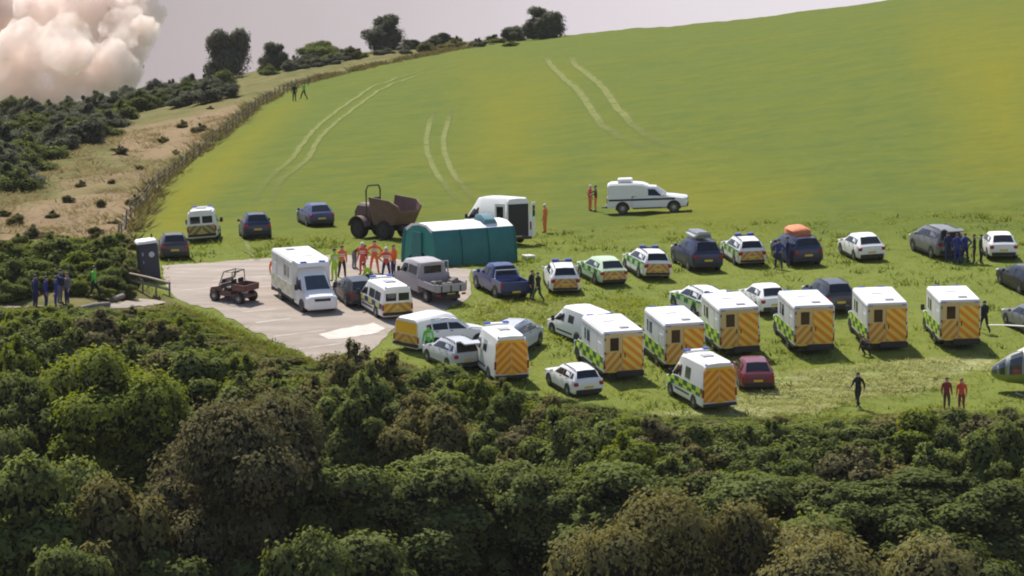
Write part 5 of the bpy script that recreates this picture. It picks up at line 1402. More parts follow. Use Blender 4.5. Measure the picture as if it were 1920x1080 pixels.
PPL = [
 (552, 190, 'stand', 20, 'black', 'black', 'person in dark clothes high by the fence, left of the pair', 'hair', 0),
 (570, 186, 'stride', 60, 'green', 'black', 'person with a green top high by the fence, right of the pair', 'hair', 0),
 (515, 541, 'stand', 200, 'orange', 'brown', 'person in orange jacket and dark trousers left of the box ambulance', 'brown', 1),
 (627, 528, 'stand', 40, 'hivis', 'hivis', 'person in yellow hi vis suit just right of the box ambulance', 'hair', 1),
 (641, 522, 'stride', 190, 'orange', 'black', 'person in orange jacket and black trousers behind the yellow suit', 'hair', 1),
 (680, 516, 'stand', 150, 'red', 'red', 'person in bright red orange suit, leftmost below the dumper', 'helmet', 1),
 (702, 512, 'akimbo', 170, 'orange', 'orange', 'person in all orange suit with hands on hips below the dumper', 'hair', 1),
 (697, 532, 'crouch', 100, 'hivis', 'darkgreen', 'crouching person in yellow green vest among the orange suits', 'hair', 0),
 (724, 524, 'akimbo', 185, 'red', 'navy', 'person in red jacket and navy trousers nearest the green tent', 'helmet', 1),
 (738, 519, 'stand', 120, 'orange', 'navy', 'person in orange top and navy trousers at the right end of the orange group', 'brown', 0),
 (112, 570, 'reach', 240, 'navy', 'grey', 'person in navy with grey trousers reaching out at the back of the path group', 'hair', 0),
 (664, 505, 'bend', 240, 'brown', 'grey', 'person in brown bending over between the orange suits', 'brown', 0),
 (1022, 437, 'stand', 70, 'orange', 'orange', 'person in orange standing beside the open white van door', 'helmet', 0),
 (1106, 396, 'stand', 250, 'red', 'orange', 'left person in orange behind the white pickup canopy', 'helmet', 0),
 (1117, 397, 'reach', 90, 'brown', 'orange', 'right person in brown top and orange trousers behind the white pickup', 'hair', 0),
 (66, 578, 'stand', 300, 'navy', 'navy', 'leftmost person in navy on the stony path', 'hair', 0),
 (86, 581, 'stand', 260, 'blue', 'navy', 'second person from the left in blue on the stony path', 'hair', 0),
 (105, 582, 'stand', 90, 'blue', 'blue', 'person in bright blue overalls in the path group', 'hair', 0),
 (126, 573, 'stand', 120, 'grey', 'navy', 'person in grey on the right of the path group', 'brown', 0),
 (176, 562, 'stride', 250, 'green', 'black', 'person in bright green jacket striding along the path', 'hair', 0),
 (997, 563, 'stand', 240, 'black', 'black', 'left of two people in black beside the blue pickup', 'hair', 0),
 (1009, 567, 'stride', 60, 'black', 'darkgreen', 'right of two people in black beside the blue pickup', 'hair', 0),
 (1460, 505, 'akimbo', 150, 'blue', 'navy', 'person in blue with elbows out left of the orange roof load', 'hair', 0),
 (1476, 500, 'reach', 270, 'navy', 'blue', 'person in navy reaching to the car with the orange roof load', 'hair', 0),
 (1778, 492, 'stand', 30, 'navy', 'navy', 'person in navy at the left of the open tailgate', 'hair', 0),
 (1795, 494, 'stand', 10, 'blue', 'blue', 'person in bright blue in the middle of the open tailgate group', 'hair', 0),
 (1810, 493, 'akimbo', 40, 'blue', 'navy', 'person in blue on the right of the open tailgate group', 'brown', 0),
 (1827, 494, 'stand', 90, 'black', 'black', 'left of two dark figures between the open tailgate and white car', 'hair', 0),
 (1839, 495, 'stand', 260, 'darkgreen', 'black', 'right of two dark figures between the open tailgate and white car', 'hair', 0),
 (1846, 625, 'stride', 30, 'black', 'black', 'person in black standing right of the rightmost square ambulance', 'hair', 0),
 (1609, 764, 'stride', 150, 'black', 'black', 'lone person in black on the pale flattened grass', 'hair', 0),
 (1775, 770, 'stand', 200, 'maroon', 'brown', 'left person of the pair in front of the helicopter, in dark brown', 'hair', 0),
 (1803, 772, 'stand', 160, 'red', 'maroon', 'right person of the pair in front of the helicopter, in red', 'brown', 0),
 (803, 672, 'stand', 20, 'green', 'darkgreen', 'person in green hi vis beside the yellow backed van', 'hair', 1),
 (1628, 668, 'crouch', 40, 'brown', 'black', 'person crouching at the left rear of the fifth square ambulance', 'brown', 0),
]
for q in PPL:
    person(q[0], q[1], q[2], q[3], q[4], q[5], q[6], q[7], bool(q[8]), hgt=rnd.uniform(1.90, 2.0) if (500 < q[0] < 745 and q[1] > 480) or q[0] < 190 else rnd.uniform(1.74, 1.88))
# ------------------------------------------------------------------ plants
def leafmat(name, cols, trans=.30, rough=.9):
    m = bpy.data.materials.new(name); nt = nodes(m); g = NG(nt)
    b = nt.nodes['Principled BSDF']; out = nt.nodes['Material Output']
    ge = g.n('ShaderNodeNewGeometry'); oi = g.n('ShaderNodeObjectInfo')
    rp = g.n('ShaderNodeValToRGB'); rp.color_ramp.interpolation = 'LINEAR'
    while len(rp.color_ramp.elements) < len(cols): rp.color_ramp.elements.new(.5)
    for i, c in enumerate(cols):
        rp.color_ramp.elements[i].position = i / (len(cols) - 1); rp.color_ramp.elements[i].color = (*c, 1)
    tc = g.n('ShaderNodeTexCoord')
    nz = g.noise(tc.outputs['Object'], .8, 3)
    f = g.math('ADD', g.math('MULTIPLY', ge.outputs['Random Per Island'], .45), g.math('MULTIPLY', nz, .45))
    f = g.math('ADD', f, g.math('MULTIPLY', g.math('SUBTRACT', oi.outputs['Random'], .5), .35))
    g.l(f, rp.inputs['Fac'])
    b.inputs['Roughness'].default_value = rough; b.inputs['Specular IOR Level'].default_value = .02
    g.l(rp.outputs['Color'], b.inputs['Base Color'])
    tr = g.n('ShaderNodeBsdfTranslucent')
    hs = g.n('ShaderNodeHueSaturation'); hs.inputs['Hue'].default_value = .485; hs.inputs['Saturation'].default_value = 1.25; hs.inputs['Value'].default_value = 1.3
    g.l(rp.outputs['Color'], hs.inputs['Color']); g.l(hs.outputs['Color'], tr.inputs['Color'])
    mx = g.n('ShaderNodeMixShader'); mx.inputs[0].default_value = trans
    g.l(b.outputs[0], mx.inputs[1]); g.l(tr.outputs[0], mx.inputs[2]); g.l(mx.outputs[0], out.inputs['Surface'])
    return m
LF = dict(mid=leafmat('leaf_mid_green', [(.098, .126, .036), (.160, .194, .060), (.225, .252, .094)], .36),
          bright=leafmat('leaf_bright_green', [(.110, .142, .028), (.175, .212, .044), (.232, .265, .070)], .38),
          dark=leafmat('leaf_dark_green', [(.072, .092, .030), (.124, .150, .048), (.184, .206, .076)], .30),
          olive=leafmat('leaf_olive', [(.118, .112, .042), (.168, .158, .062), (.225, .212, .095)], .32),
          brown=leafmat('leaf_brown', [(.092, .088, .042), (.142, .132, .064), (.198, .182, .094)], .27),
          gorse=leafmat('leaf_gorse', [(.080, .090, .060), (.122, .132, .086), (.172, .174, .115)], .25))
BARK = wearmat('bark', (.09, .07, .05), (.045, .035, .026), 6, .95, .9)
TWIG_SHADE = pmat('twig_shade', (.024, .026, .017), .95, spec=.05)  # crown core colour, with the shade inside the foliage painted in

def rand_dirs(n, g2):
    v = g2.normal(size=(n, 3)); return v / np.linalg.norm(v, axis=1, keepdims=True)
def crown_arrays(lobes, n, leaf, seed, shell=.42, sprig=.12, up=.55, low=.22):
    g2 = np.random.default_rng(seed)
    C = np.array([l[0] for l in lobes]); Rr = np.array([l[1] for l in lobes])
    wgt = (Rr[:, 0] * Rr[:, 1] + Rr[:, 0] * Rr[:, 2]); wgt = wgt / wgt.sum()
    P = []; N = []
    tot = 0
    while tot < n:
        k = g2.choice(len(lobes), n, p=wgt); d = rand_dirs(n, g2)
        r = 1 - shell * g2.random(n) ** 1.6 + sprig * g2.random(n) ** 4
        # bumpy clumps on the lobe surface
        bump = 1 + .16 * np.sin(d[:, 0] * 7 + k) * np.sin(d[:, 1] * 7 + 2 * k) + .10 * np.sin(d[:, 2] * 13 + k * 3) * np.sin(d[:, 0] * 11)
        p = C[k] + Rr[k] * d * (r * bump)[:, None]
        q = ((p[:, None, :] - C[None]) / Rr[None]); inside = (np.linalg.norm(q, axis=2) < .62).any(1)
        sunny = g2.random(n) < np.clip(low + (1 - low) * (d[:, 2] + .25) * 1.5, low, 1)        # twigs left barer low down so dark cores stand in for shade
        keep = ~inside & (p[:, 2] > .02) & sunny
        P.append(p[keep]); N.append(d[keep]); tot += keep.sum()
    P = np.concatenate(P)[:n]; N = np.concatenate(N)[:n]
    nn = N * 1.0 + rand_dirs(n, g2) * .75 + np.array([0, 0, up]); nn /= np.linalg.norm(nn, axis=1, keepdims=True)
    t = np.cross(nn, rand_dirs(n, g2)); t /= np.linalg.norm(t, axis=1, keepdims=True) + 1e-9
    b2 = np.cross(nn, t)
    sz = leaf * (.55 + .9 * g2.random(n))[:, None]
    a = t * sz; c = b2 * sz * .62
    V = np.stack([P - a, P - c + nn * sz * .1, P + a, P + c + nn * sz * .1], 1).reshape(-1, 3)
    sn = N * .9 + nn * .35 + np.array([0, 0, .40]); sn /= np.linalg.norm(sn, axis=1, keepdims=True)
    return V, np.arange(len(V)).reshape(-1, 4), np.repeat(sn, 4, 0)
def crown_mesh(name, lobes, n, leaf, seed, mat_, core=.74, **kw):
    V, Q, SN = crown_arrays(lobes, n, leaf, seed, **kw)
    cv = []; cf = []
    if core:
        bm = bmesh.new(); bmesh.ops.create_icosphere(bm, subdivisions=2, radius=1)
        bv = np.array([v.co[:] for v in bm.verts]); bf = [[v.index for v in f.verts] for f in bm.faces]; bm.free()
        for i, (c, r) in enumerate(lobes):
            w = 1 + .15 * np.sin(bv[:, 0:1] * 5 + i) * np.sin(bv[:, 1:2] * 6 + i)
            q = np.array(c) + np.array(r) * bv * core * w; q[:, 2] = np.maximum(q[:, 2], .03)
            b0 = len(V) + sum(len(x) for x in cv); cv.append(q); cf += [[b0 + k for k in f] for f in bf]
    me = bpy.data.meshes.new(name)
    allv = np.concatenate([V] + cv)
    fl = Q.ravel(); nq = len(Q)
    li = np.concatenate([fl, np.array(cf, dtype=np.int64).ravel()]) if cf else fl
    me.vertices.add(len(allv)); me.vertices.foreach_set('co', allv.astype(np.float32).ravel())
    me.loops.add(len(li)); me.loops.foreach_set('vertex_index', li.astype(np.int32))
    me.polygons.add(nq + len(cf))
    ls = np.concatenate([np.arange(nq) * 4, nq * 4 + np.arange(len(cf)) * 3]).astype(np.int32)
    lt = np.concatenate([np.full(nq, 4), np.full(len(cf), 3)]).astype(np.int32)
    me.polygons.foreach_set('loop_start', ls); me.polygons.foreach_set('loop_total', lt)
    me.materials.append(mat_); me.materials.append(TWIG_SHADE)
    me.polygons.foreach_set('material_index', np.concatenate([np.zeros(nq), np.ones(len(cf))]).astype(np.int32))
    me.update(calc_edges=True)
    me.polygons.foreach_set('use_smooth', np.ones(nq + len(cf), bool))
    vn = np.concatenate([SN, np.tile([0, 0, 1.0], (len(allv) - len(V), 1))])       # leaves shade with the roundness of their clump
    if len(allv) > len(V): vn[len(V):] = allv[len(V):] - allv[len(V):].mean(0); vn[len(V):] /= np.linalg.norm(vn[len(V):], axis=1, keepdims=True) + 1e-9
    me.normals_split_custom_set_from_vertices(vn.tolist())
    return me
def trunk_mesh(name, h, r, lobes, seed):
    g2 = random.Random(seed); mb = MB()
    mb.tube([(0, 0, -.4), (g2.uniform(-.05, .05) * h, 0, h * .5), (g2.uniform(-.08, .08) * h, g2.uniform(-.05, .05) * h, h)], [r * 1.25, r * .85, r * .5], 8)
    for c, rr in lobes[:7]:
        z0 = h * g2.uniform(.35, .8); m = Vector((c[0] * .45, c[1] * .45, (z0 + c[2]) / 2 + .1))
        mb.tube([(0, 0, z0), m, c], [r * .45, r * .3, r * .12], 6)
    return mb.mesh(name, [BARK], 60)
def lobeset(seed, kind):
    g2 = random.Random(seed); L = []
    if kind == 'shrub':            # unit: about 1 m radius and 1.6 m tall, ragged
        for i in range(11):
            a = g2.uniform(0, 6.28); d = g2.uniform(.1, .95); r = g2.uniform(.22, .48)
            L.append(((d * math.cos(a), d * math.sin(a), g2.uniform(.25, 1.25) * (1.1 - .45 * d)), (r * g2.uniform(.8, 1.4), r * g2.uniform(.8, 1.4), r * g2.uniform(.7, 1.2))))
        for i in range(3):         # upright shoots
            a = g2.uniform(0, 6.28); d = g2.uniform(.0, .6)
            L.append(((d * math.cos(a), d * math.sin(a), g2.uniform(1.2, 1.5)), (.16, .16, .30)))
        L.append(((0, 0, .5), (.8, .7, .5)))
    elif kind == 'herb':           # flat sunlit mound of bramble and tall weeds
        for i in range(9):
            a = g2.uniform(0, 6.28); d = g2.uniform(.1, 1.0); r = g2.uniform(.28, .5)
            L.append(((d * math.cos(a), d * math.sin(a), g2.uniform(.15, .55) * (1.15 - .5 * d)), (r * 1.2, r * 1.2, r * .7)))
        L.append(((0, 0, .25), (.9, .9, .4)))
    elif kind == 'tree':           # unit: about 1 m radius and 2.2 m tall, leafy to the ground, ragged outline
        for i in range(24):
            a = g2.uniform(0, 6.28); z = g2.uniform(.35, 2.0); m = .82 * math.sqrt(max(.06, 1 - ((z - .8) / 1.4) ** 2)); d = g2.uniform(.35, 1.25) * m; r = g2.uniform(.15, .40)
            L.append(((d * math.cos(a), d * math.sin(a), z), (r * g2.uniform(.8, 1.5), r * g2.uniform(.8, 1.5), r * g2.uniform(.7, 1.1))))
        L.append(((0, 0, 1.0), (.62, .62, .85)))
    elif kind == 'round':          # open hilltop tree, leafy down to the grass
        for i in range(17):
            a = g2.uniform(0, 6.28); z = g2.uniform(.10, 1.72); m = .85 * math.sqrt(max(.05, 1 - ((z - .6) / 1.25) ** 2)); d = g2.uniform(.35, 1) * m; r = g2.uniform(.24, .40)
            L.append(((d * math.cos(a), d * math.sin(a), z), (r, r, r)))
        L.append(((0, 0, .7), (.76, .76, .80)))
    return L
_pl = {}
def plant_proto(kind, leafk, seed, n, leaf):
    k = (kind, leafk, seed, n)
    if k not in _pl:
        L = lobeset(seed, kind)
        _pl[k] = (crown_mesh('crown', L, n, leaf, seed, LF[leafk], sprig=.22 if kind in ('tree', 'round') else .15, low={'tree': .15, 'shrub': .40, 'herb': .7, 'round': .4}[kind], up=1.1 if kind == 'herb' else .6, core={'round': .66, 'herb': .6, 'shrub': .68}.get(kind, .76)),
                  trunk_mesh('trunk', 1.5 if kind in ('tree', 'round') else .5, .075 if kind in ('tree', 'round') else .04, L, seed))
    return _pl[k]
def plant(name, label, cat, group, pos, rad, hscale, kind, leafk, seed, n, leaf, rot=None):
    cm, tm = plant_proto(kind, leafk, seed, n, leaf)
    r = empty(name, label, cat, group)
    r.matrix_world = Matrix.Translation(pos) @ Matrix.Rotation(rnd.uniform(0, 6.28) if rot is None else rot, 4, 'Z') @ Matrix.Diagonal((rad * rnd.uniform(.85, 1.2), rad * rnd.uniform(.85, 1.2), rad * hscale, 1))
    obj('crown', cm, r); obj('trunk', tm, r)
    return r
def at_d(px, d):
    """a spot on the bank, d metres in front of the edge of the field"""
    D = edge_d(px) - d; u = (px - 960) / F
    return Vector((u * D, D, float(zg(u * D, D))))
YAX = [-200, 0, 200, 330, 400, 480, 560, 612, 632, 720, 745, 800, 920, 1000, 1100, 1240, 1400, 1600, 1720, 1920, 2100]
YAY = [566, 566, 568, 574, 622, 656, 680, 696, 640, 640, 672, 668, 694, 726, 754, 776, 780, 772, 758, 755, 755]
def y_allow(x): return np.interp(x, YAX, YAY)

# --- the large bushes and trees in front (picture x, metres in front of the edge, radius, height factor)
BIG = [   # name, label, picture x, metres in front of the edge, radius, picture row of the top, kind, leaf, seed, leaves, leaf size
 ('leafy_tree', 'tall dark tree at lower left with a bright green sunlit rim', 255, 26, 4.4, 640, 'tree', 'bright', 3, 34000, .030),
 ('leafy_tree', 'brownish rounded bush tree standing at the lower left of centre', 455, 35, 4.8, 746, 'tree', 'brown', 17, 46000, .024),
 ('leafy_tree', 'olive green tree at the bottom left corner of the picture', 30, 44, 4.0, 850, 'tree', 'mid', 8, 24000, .036),
 ('leafy_tree', 'small pale green tree between the bright rimmed and brown trees', 215, 44, 2.8, 838, 'tree', 'olive', 9, 16000, .045),
 ('olive_bush', 'wide olive bush at the bottom right, its left end', 1185, 40, 4.6, 978, 'tree', 'olive', 11, 36000, .023),
 ('olive_bush', 'wide olive bush at the bottom right, its tallest middle part', 1350, 38, 5.2, 905, 'tree', 'olive', 12, 42000, .021),
 ('olive_bush', 'wide olive bush at the bottom right, its right end', 1590, 40, 5.2, 945, 'tree', 'olive', 13, 40000, .022),
 ('dark_bush', 'dark bush poking up in front of the white dusty patch', 676, 4.5, 1.8, 634, 'shrub', 'brown', 21, 5000, .055),
 ('dark_bush', 'dark rounded bush at the left edge below the path', 45, 7, 2.4, 590, 'shrub', 'dark', 22, 5000, .055),
]
for nm, lab, px, d, rad, ytop, kind, lk, seed, n, lf_ in BIG:
    p = at_d(px, d); _, m = ray(px, ytop)
    hs = (CAMZ + m * p.y - p.z) / rad / (2.3 if kind == 'tree' else 1.75)
    plant(nm, lab, 'tree' if 'tree' in nm else 'bush', 'wide olive bush' if nm == 'olive_bush' else None, p, rad, hs, kind, lk, seed, n, lf_)
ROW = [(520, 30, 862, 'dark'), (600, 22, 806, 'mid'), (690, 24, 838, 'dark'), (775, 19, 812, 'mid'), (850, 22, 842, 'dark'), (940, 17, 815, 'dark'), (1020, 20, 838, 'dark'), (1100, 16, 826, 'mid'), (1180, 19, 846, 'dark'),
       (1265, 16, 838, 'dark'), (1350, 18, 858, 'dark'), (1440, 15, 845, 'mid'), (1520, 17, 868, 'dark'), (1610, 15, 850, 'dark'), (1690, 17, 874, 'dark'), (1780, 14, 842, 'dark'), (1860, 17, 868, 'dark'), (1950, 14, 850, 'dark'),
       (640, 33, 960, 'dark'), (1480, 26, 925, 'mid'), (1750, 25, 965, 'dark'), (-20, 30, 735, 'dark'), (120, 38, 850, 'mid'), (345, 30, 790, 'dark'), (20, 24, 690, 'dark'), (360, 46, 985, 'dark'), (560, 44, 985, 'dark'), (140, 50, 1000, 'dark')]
for k, (px, d, ytop, lk) in enumerate(ROW):
    ytop += 34 if px > 560 else 15
    p = at_d(px, d); _, m = ray(px, ytop); rad = rnd.uniform(2.6, 3.4)
    hs = (CAMZ + m * p.y - p.z) / rad / 2.3
    where = 'behind the wide olive bush' if 1100 < px < 1680 and d < 25 else 'below the white cars and vans' if 600 < px < 1100 else 'at the lower right' if px > 1600 else 'at the lower left'
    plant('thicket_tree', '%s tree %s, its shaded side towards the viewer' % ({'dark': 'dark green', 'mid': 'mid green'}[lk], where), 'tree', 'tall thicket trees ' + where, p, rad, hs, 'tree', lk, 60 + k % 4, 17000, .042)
# --- thicket on the bank: each shrub an object, copies share their meshes
pts = []; tries = 0
while len(pts) < 150 and tries < 60000:
    tries += 1
    px = rnd.uniform(-70, 1990); d = 3.0 + 22 * rnd.random()
    if d > (13 if px > 560 else 22): continue
    D = edge_d(px) - d; X = (px - 960) / F * D
    sp = 1.3 + .062 * d
    if any((X - q[0]) ** 2 + (D - q[1]) ** 2 < sp * sp for q in pts): continue
    pts.append((X, D, px, d))
KINDS_ = {'mid': ('green shrub in the tangled thicket on the bank below the field', 'mid green shrubs of the thicket'),
          'bright': ('bright leafy green shrub in the thicket at the left', 'bright green shrubs of the thicket'),
          'dark': ('dark green shrub in the tangled thicket on the bank below the field', 'dark green shrubs of the thicket'),
          'olive': ('dull olive shrub in the tangled thicket on the bank', 'olive shrubs of the thicket'),
          'brown': ('brownish shrub in the thicket on the bank', 'brownish shrubs of the thicket')}
for X, D, px, d in pts:
    p = Vector((X, D, float(zg(X, D))))
    rad = rnd.uniform(1.0, 1.7) + min(d, 45) * .030
    hs = rnd.uniform(.8, 1.25)
    # keep below the line where the field begins in the picture
    _, m = ray(px, y_allow(px) + rnd.uniform(-4, 14))
    hmax = CAMZ + m * D - p.z
    h = rad * hs * 1.9
    if h > hmax:
        if hmax < .45: continue
        f = hmax / h; rad *= max(f, .55) ** .8; hs *= f / max(f, .55) ** .8
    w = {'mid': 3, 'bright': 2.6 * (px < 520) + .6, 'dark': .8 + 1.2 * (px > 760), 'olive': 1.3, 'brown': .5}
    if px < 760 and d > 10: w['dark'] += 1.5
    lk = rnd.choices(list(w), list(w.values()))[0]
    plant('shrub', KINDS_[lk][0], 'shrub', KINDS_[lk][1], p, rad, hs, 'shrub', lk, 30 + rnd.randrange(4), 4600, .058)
# --- sunlit brambles and tall weeds right below the edge of the field
hb2 = []; tries = 0
while len(hb2) < 235 and tries < 20000:
    tries += 1
    px = rnd.uniform(-60, 1980); d = rnd.uniform(.3, 13.0)
    D = edge_d(px) - d; X = (px - 960) / F * D
    if any((X - q[0]) ** 2 + (D - q[1]) ** 2 < 1.5 ** 2 for q in hb2): continue
    p = Vector((X, D, float(zg(X, D)))); rad = rnd.uniform(1.0, 1.9); hs = rnd.uniform(.8, 1.3)
    _, m = ray(px, y_allow(px) + rnd.uniform(0, 16)); hmax = CAMZ + m * D - p.z
    if hmax < .3: continue
    hs *= min(1.0, hmax / (rad * hs * .95)); hb2.append((X, D))
    lk = rnd.choice(['bright', 'mid', 'olive', 'mid'])
    plant('bramble', 'low sunlit %s bramble mound just below the edge of the field' % {'bright': 'bright green', 'mid': 'green', 'olive': 'olive'}[lk], 'bramble', 'sunlit %s bramble mounds' % lk, p, rad, hs, 'herb', lk, 80 + rnd.randrange(3), 3600, .06)
# --- low shrubs filling the foot of the bank
fp2 = []; tries = 0
while len(fp2) < 95 and tries < 20000:
    tries += 1
    px = rnd.uniform(-60, 1980); d = rnd.uniform(22, 64) if px < 560 else rnd.uniform(22, 44)
    D = edge_d(px) - d; X = (px - 960) / F * D
    if px > 560 and d > 34: continue
    if any((X - q[0]) ** 2 + (D - q[1]) ** 2 < 2.4 ** 2 for q in fp2): continue
    p = Vector((X, D, float(zg(X, D)))); rad = rnd.uniform(1.4, 2.4); hs = rnd.uniform(.8, 1.2)
    _, m = ray(px, np.interp(px, [-60, 60, 300, 345, 560, 1000, 1980], [800, 850, 880, 1010, 1040, 1050, 1040]) + rnd.uniform(0, 40))
    hmax = CAMZ + m * D - p.z; h = rad * hs * 1.9
    if hmax < .7: continue
    if h > hmax: hs *= max(hmax / h, .4)
    fp2.append((X, D))
    lk = rnd.choice(['bright', 'mid', 'olive', 'mid', 'brown'] if px < 330 else ['dark', 'dark', 'mid', 'olive'])
    plant('shrub', 'low %s shrub at the foot of the bank among the tall trees' % {'bright': 'bright green', 'mid': 'green', 'olive': 'olive', 'brown': 'brownish', 'dark': 'dark green'}[lk], 'shrub', 'low %s shrubs at the foot of the bank' % lk, p, rad, hs, 'shrub', lk, 30 + rnd.randrange(4), 4600, .058)
# --- dark gorse bushes on the slope at the upper left
GP = [(0, 205), (120, 195), (240, 188), (300, 168), (380, 155), (440, 168), (432, 186), (360, 200), (285, 208), (232, 218), (215, 245), (198, 268), (110, 288), (58, 310), (45, 355), (-30, 372), (-40, 210)]
gp = []; tries = 0
while len(gp) < 92 and tries < 30000:
    tries += 1
    x, y = rnd.uniform(-45, 468), rnd.uniform(150, 390)
    if not bool(inpoly([x], [y], GP)[0]): continue
    s = np.interp(y, [150, 390], [12, 27])
    if any((x - a) ** 2 + ((y - b2) * 2.4) ** 2 < (1.85 * .5 * (s + c)) ** 2 for a, b2, c in gp): continue
    gp.append((x, y, s))
for x, y, s in gp:
    p = ground(x, y)
    plant('gorse_bush', 'dark rounded gorse bush on the slope under the smoke', 'bush', 'gorse bushes on the slope under the smoke', p, rnd.uniform(1.6, 2.5), rnd.uniform(.55, .85), 'shrub', rnd.choice(['gorse', 'gorse', 'gorse', 'dark']), 40 + rnd.randrange(3), 4200, .055)
# --- trees on the skyline
SKY = [('skyline_tree', 'tallest dark tree on the skyline, at the left', 430, 146, 92, 94, 'gorse', 51), ('skyline_tree', 'small dark tree right of the tallest skyline tree', 513, 131, 56, 52, 'gorse', 52),
       ('skyline_tree', 'low spreading tree on the skyline, third from the left', 601, 113, 84, 40, 'mid', 53), ('skyline_tree', 'rounded grey green tree on the skyline, above the fence bend', 722, 92, 88, 64, 'gorse', 54),
       ('skyline_bush', 'low dark bush right of the rounded grey green tree', 770, 89, 46, 16, 'gorse', 55), ('skyline_bush', 'low dark bush halfway to the hilltop tree', 828, 84, 56, 24, 'gorse', 56),
       ('skyline_tree', 'small flat topped tree beside the hilltop tree', 962, 73, 46, 30, 'gorse', 57), ('skyline_tree', 'ragged dark hilltop tree against the bright sky', 1022, 69, 78, 58, 'gorse', 58)]
for nm, lab, x, y, w, h, lk, seed in SKY:
    p = ground(x, y + 4); s = F / p.y
    rad = w / s / 1.9; hh = (h + 4) / s
    plant(nm, lab, 'tree' if 'tree' in nm else 'bush', None, p - Vector((0, 0, .1)), rad, hh / rad / 1.98, 'round', lk, seed, 15000, .042)
# --- small scrub dotted over the dry slope
for k, (x, y) in enumerate([(62, 446), (190, 388), (226, 288), (150, 352), (262, 318), (305, 268), (100, 408), (30, 425), (215, 420), (340, 240), (128, 380), (280, 350), (395, 205), (180, 440), (95, 455), (250, 385), (210, 345), (330, 290), (372, 248), (8, 405)]):
    plant('scrub_bush', 'small scrub bush dotted on the dry grass slope', 'bush', 'small scrub bushes on the dry slope', ground(x, y), rnd.uniform(.35, .8), rnd.uniform(.45, .75), 'shrub', ['brown', 'olive', 'brown', 'olive'][k % 4], 40 + k % 3, 4200, .055)
# --- low ragged hedge along the ridge
for k in range(44):
    x = rnd.uniform(470, 960) if k % 4 else rnd.uniform(470, 700)
    p = ground(x, float(y_crest(x)) + rnd.uniform(3, 14))
    plant('ridge_bush', 'low ragged bush in the hedge along the ridge', 'bush', 'low bushes along the ridge', p, rnd.uniform(.9, 2.0), rnd.uniform(.45, .8), 'shrub', rnd.choice(['gorse', 'mid', 'olive', 'gorse']), 40 + k % 3, 4200, .055)
# --- bushes between the slope and the portable toilet
for k, (x, y, r_, lk) in enumerate([(20, 545, 1.7, 'dark'), (60, 520, 1.6, 'mid'), (110, 500, 1.8, 'mid'), (150, 520, 1.5, 'bright'), (185, 498, 1.7, 'mid'), (215, 520, 1.5, 'dark'), (150, 482, 1.3, 'bright'), (30, 500, 1.4, 'mid'), (70, 483, 1.2, 'bright'), (205, 478, 1.1, 'mid'), (238, 535, 1.1, 'brown'), (5, 478, 1.2, 'olive'), (120, 535, 1.2, 'dark'), (-20, 520, 1.5, 'mid'), (240, 500, .8, 'olive'), (205, 548, 1.2, 'mid'), (228, 556, .9, 'dark'), (150, 552, 1.0, 'bright'), (40, 562, 1.0, 'dark'), (10, 566, 1.2, 'mid'), (252, 470, .7, 'olive'), (225, 462, .9, 'mid'), (175, 466, .9, 'olive'), (160, 545, .9, 'mid'), (140, 555, .6, 'dark'), (60, 548, 1.1, 'mid'), (90, 540, 1.2, 'dark'), (30, 552, 1.0, 'mid'), (190, 560, .7, 'mid'), (215, 538, 1.2, 'dark'), (245, 520, .9, 'mid'), (205, 520, 1.3, 'mid'), (170, 535, 1.1, 'dark'), (240, 562, .5, 'olive'), (130, 470, 1.0, 'mid'), (40, 470, 1.0, 'mid')]):
    plant('shrub', 'green shrub between the path and the dry grass slope', 'shrub', 'shrubs between the path and the dry slope', ground(x, y), r_ * .85, rnd.uniform(.6, .85), 'shrub', lk, 30 + k % 3, 4600, .058)

# ------------------------------------------------------------------ grass tufts: one mesh per kind
def tufts(name, label, spots, h, spread, blades, mat_, lean=.7):
    g2 = np.random.default_rng(len(spots)); n = len(spots) * blades
    P = np.repeat(np.array(spots, float), blades, 0)
    hs = h * np.repeat(.6 + .9 * g2.random(len(spots)), blades) * (.6 + .6 * g2.random(n))
    off = g2.normal(size=(n, 2)) * spread * .5
    P[:, 0] += off[:, 0]; P[:, 1] += off[:, 1]
    ang = g2.random(n) * 6.28; w = hs * .22
    dx, dy = np.cos(ang) * w, np.sin(ang) * w
    tip = P.copy(); tip[:, 2] += hs; tip[:, 0] += off[:, 0] * .9 + g2.normal(size=n) * hs * lean; tip[:, 1] += off[:, 1] * .9 + g2.normal(size=n) * hs * lean
    A = P.copy(); A[:, 0] -= dx; A[:, 1] -= dy; A[:, 2] -= .03
    B = P.copy(); B[:, 0] += dx; B[:, 1] += dy; B[:, 2] -= .03
    V = np.stack([A, B, tip], 1).reshape(-1, 3)
    me = grid_mesh(name, V, np.arange(len(V)).reshape(-1, 3)); me.materials.append(mat_)
    return tag(obj(name, me), label, kind='stuff')
def scatter(n, y0, y1, test, x0=-40, x1=1960, pw=1.0):
    """random ground points in a picture band, even over the ground"""
    out = []
    while len(out) < n:
        px = np.array([rnd.uniform(x0, x1) for _ in range(400)]); 
        Da = ground(960, y1).y; Db = ground(960, y0).y
        D = np.array([Da + (Db - Da) * rnd.random() ** pw for _ in range(400)])
        X = (px - 960) / F * D; Z = zg(X, D)
        dd2 = D * CP - (Z - CAMZ) * SP; qx = 960 + F * X / dd2; qy = 540 - F * (D * SP + (Z - CAMZ) * CP) / dd2
        ok = test(qx, qy)
        out += list(zip(X[ok], D[ok], Z[ok]))
    return out[:n]
infield = lambda x, y: (x > x_field(y) + 4) & (y < y_edge(x)) & ~inpoly(x, y, CARPARK)
tg = leafmat('grass_blade', [(.15, .185, .042), (.205, .235, .060), (.31, .33, .12)], .45, .9)
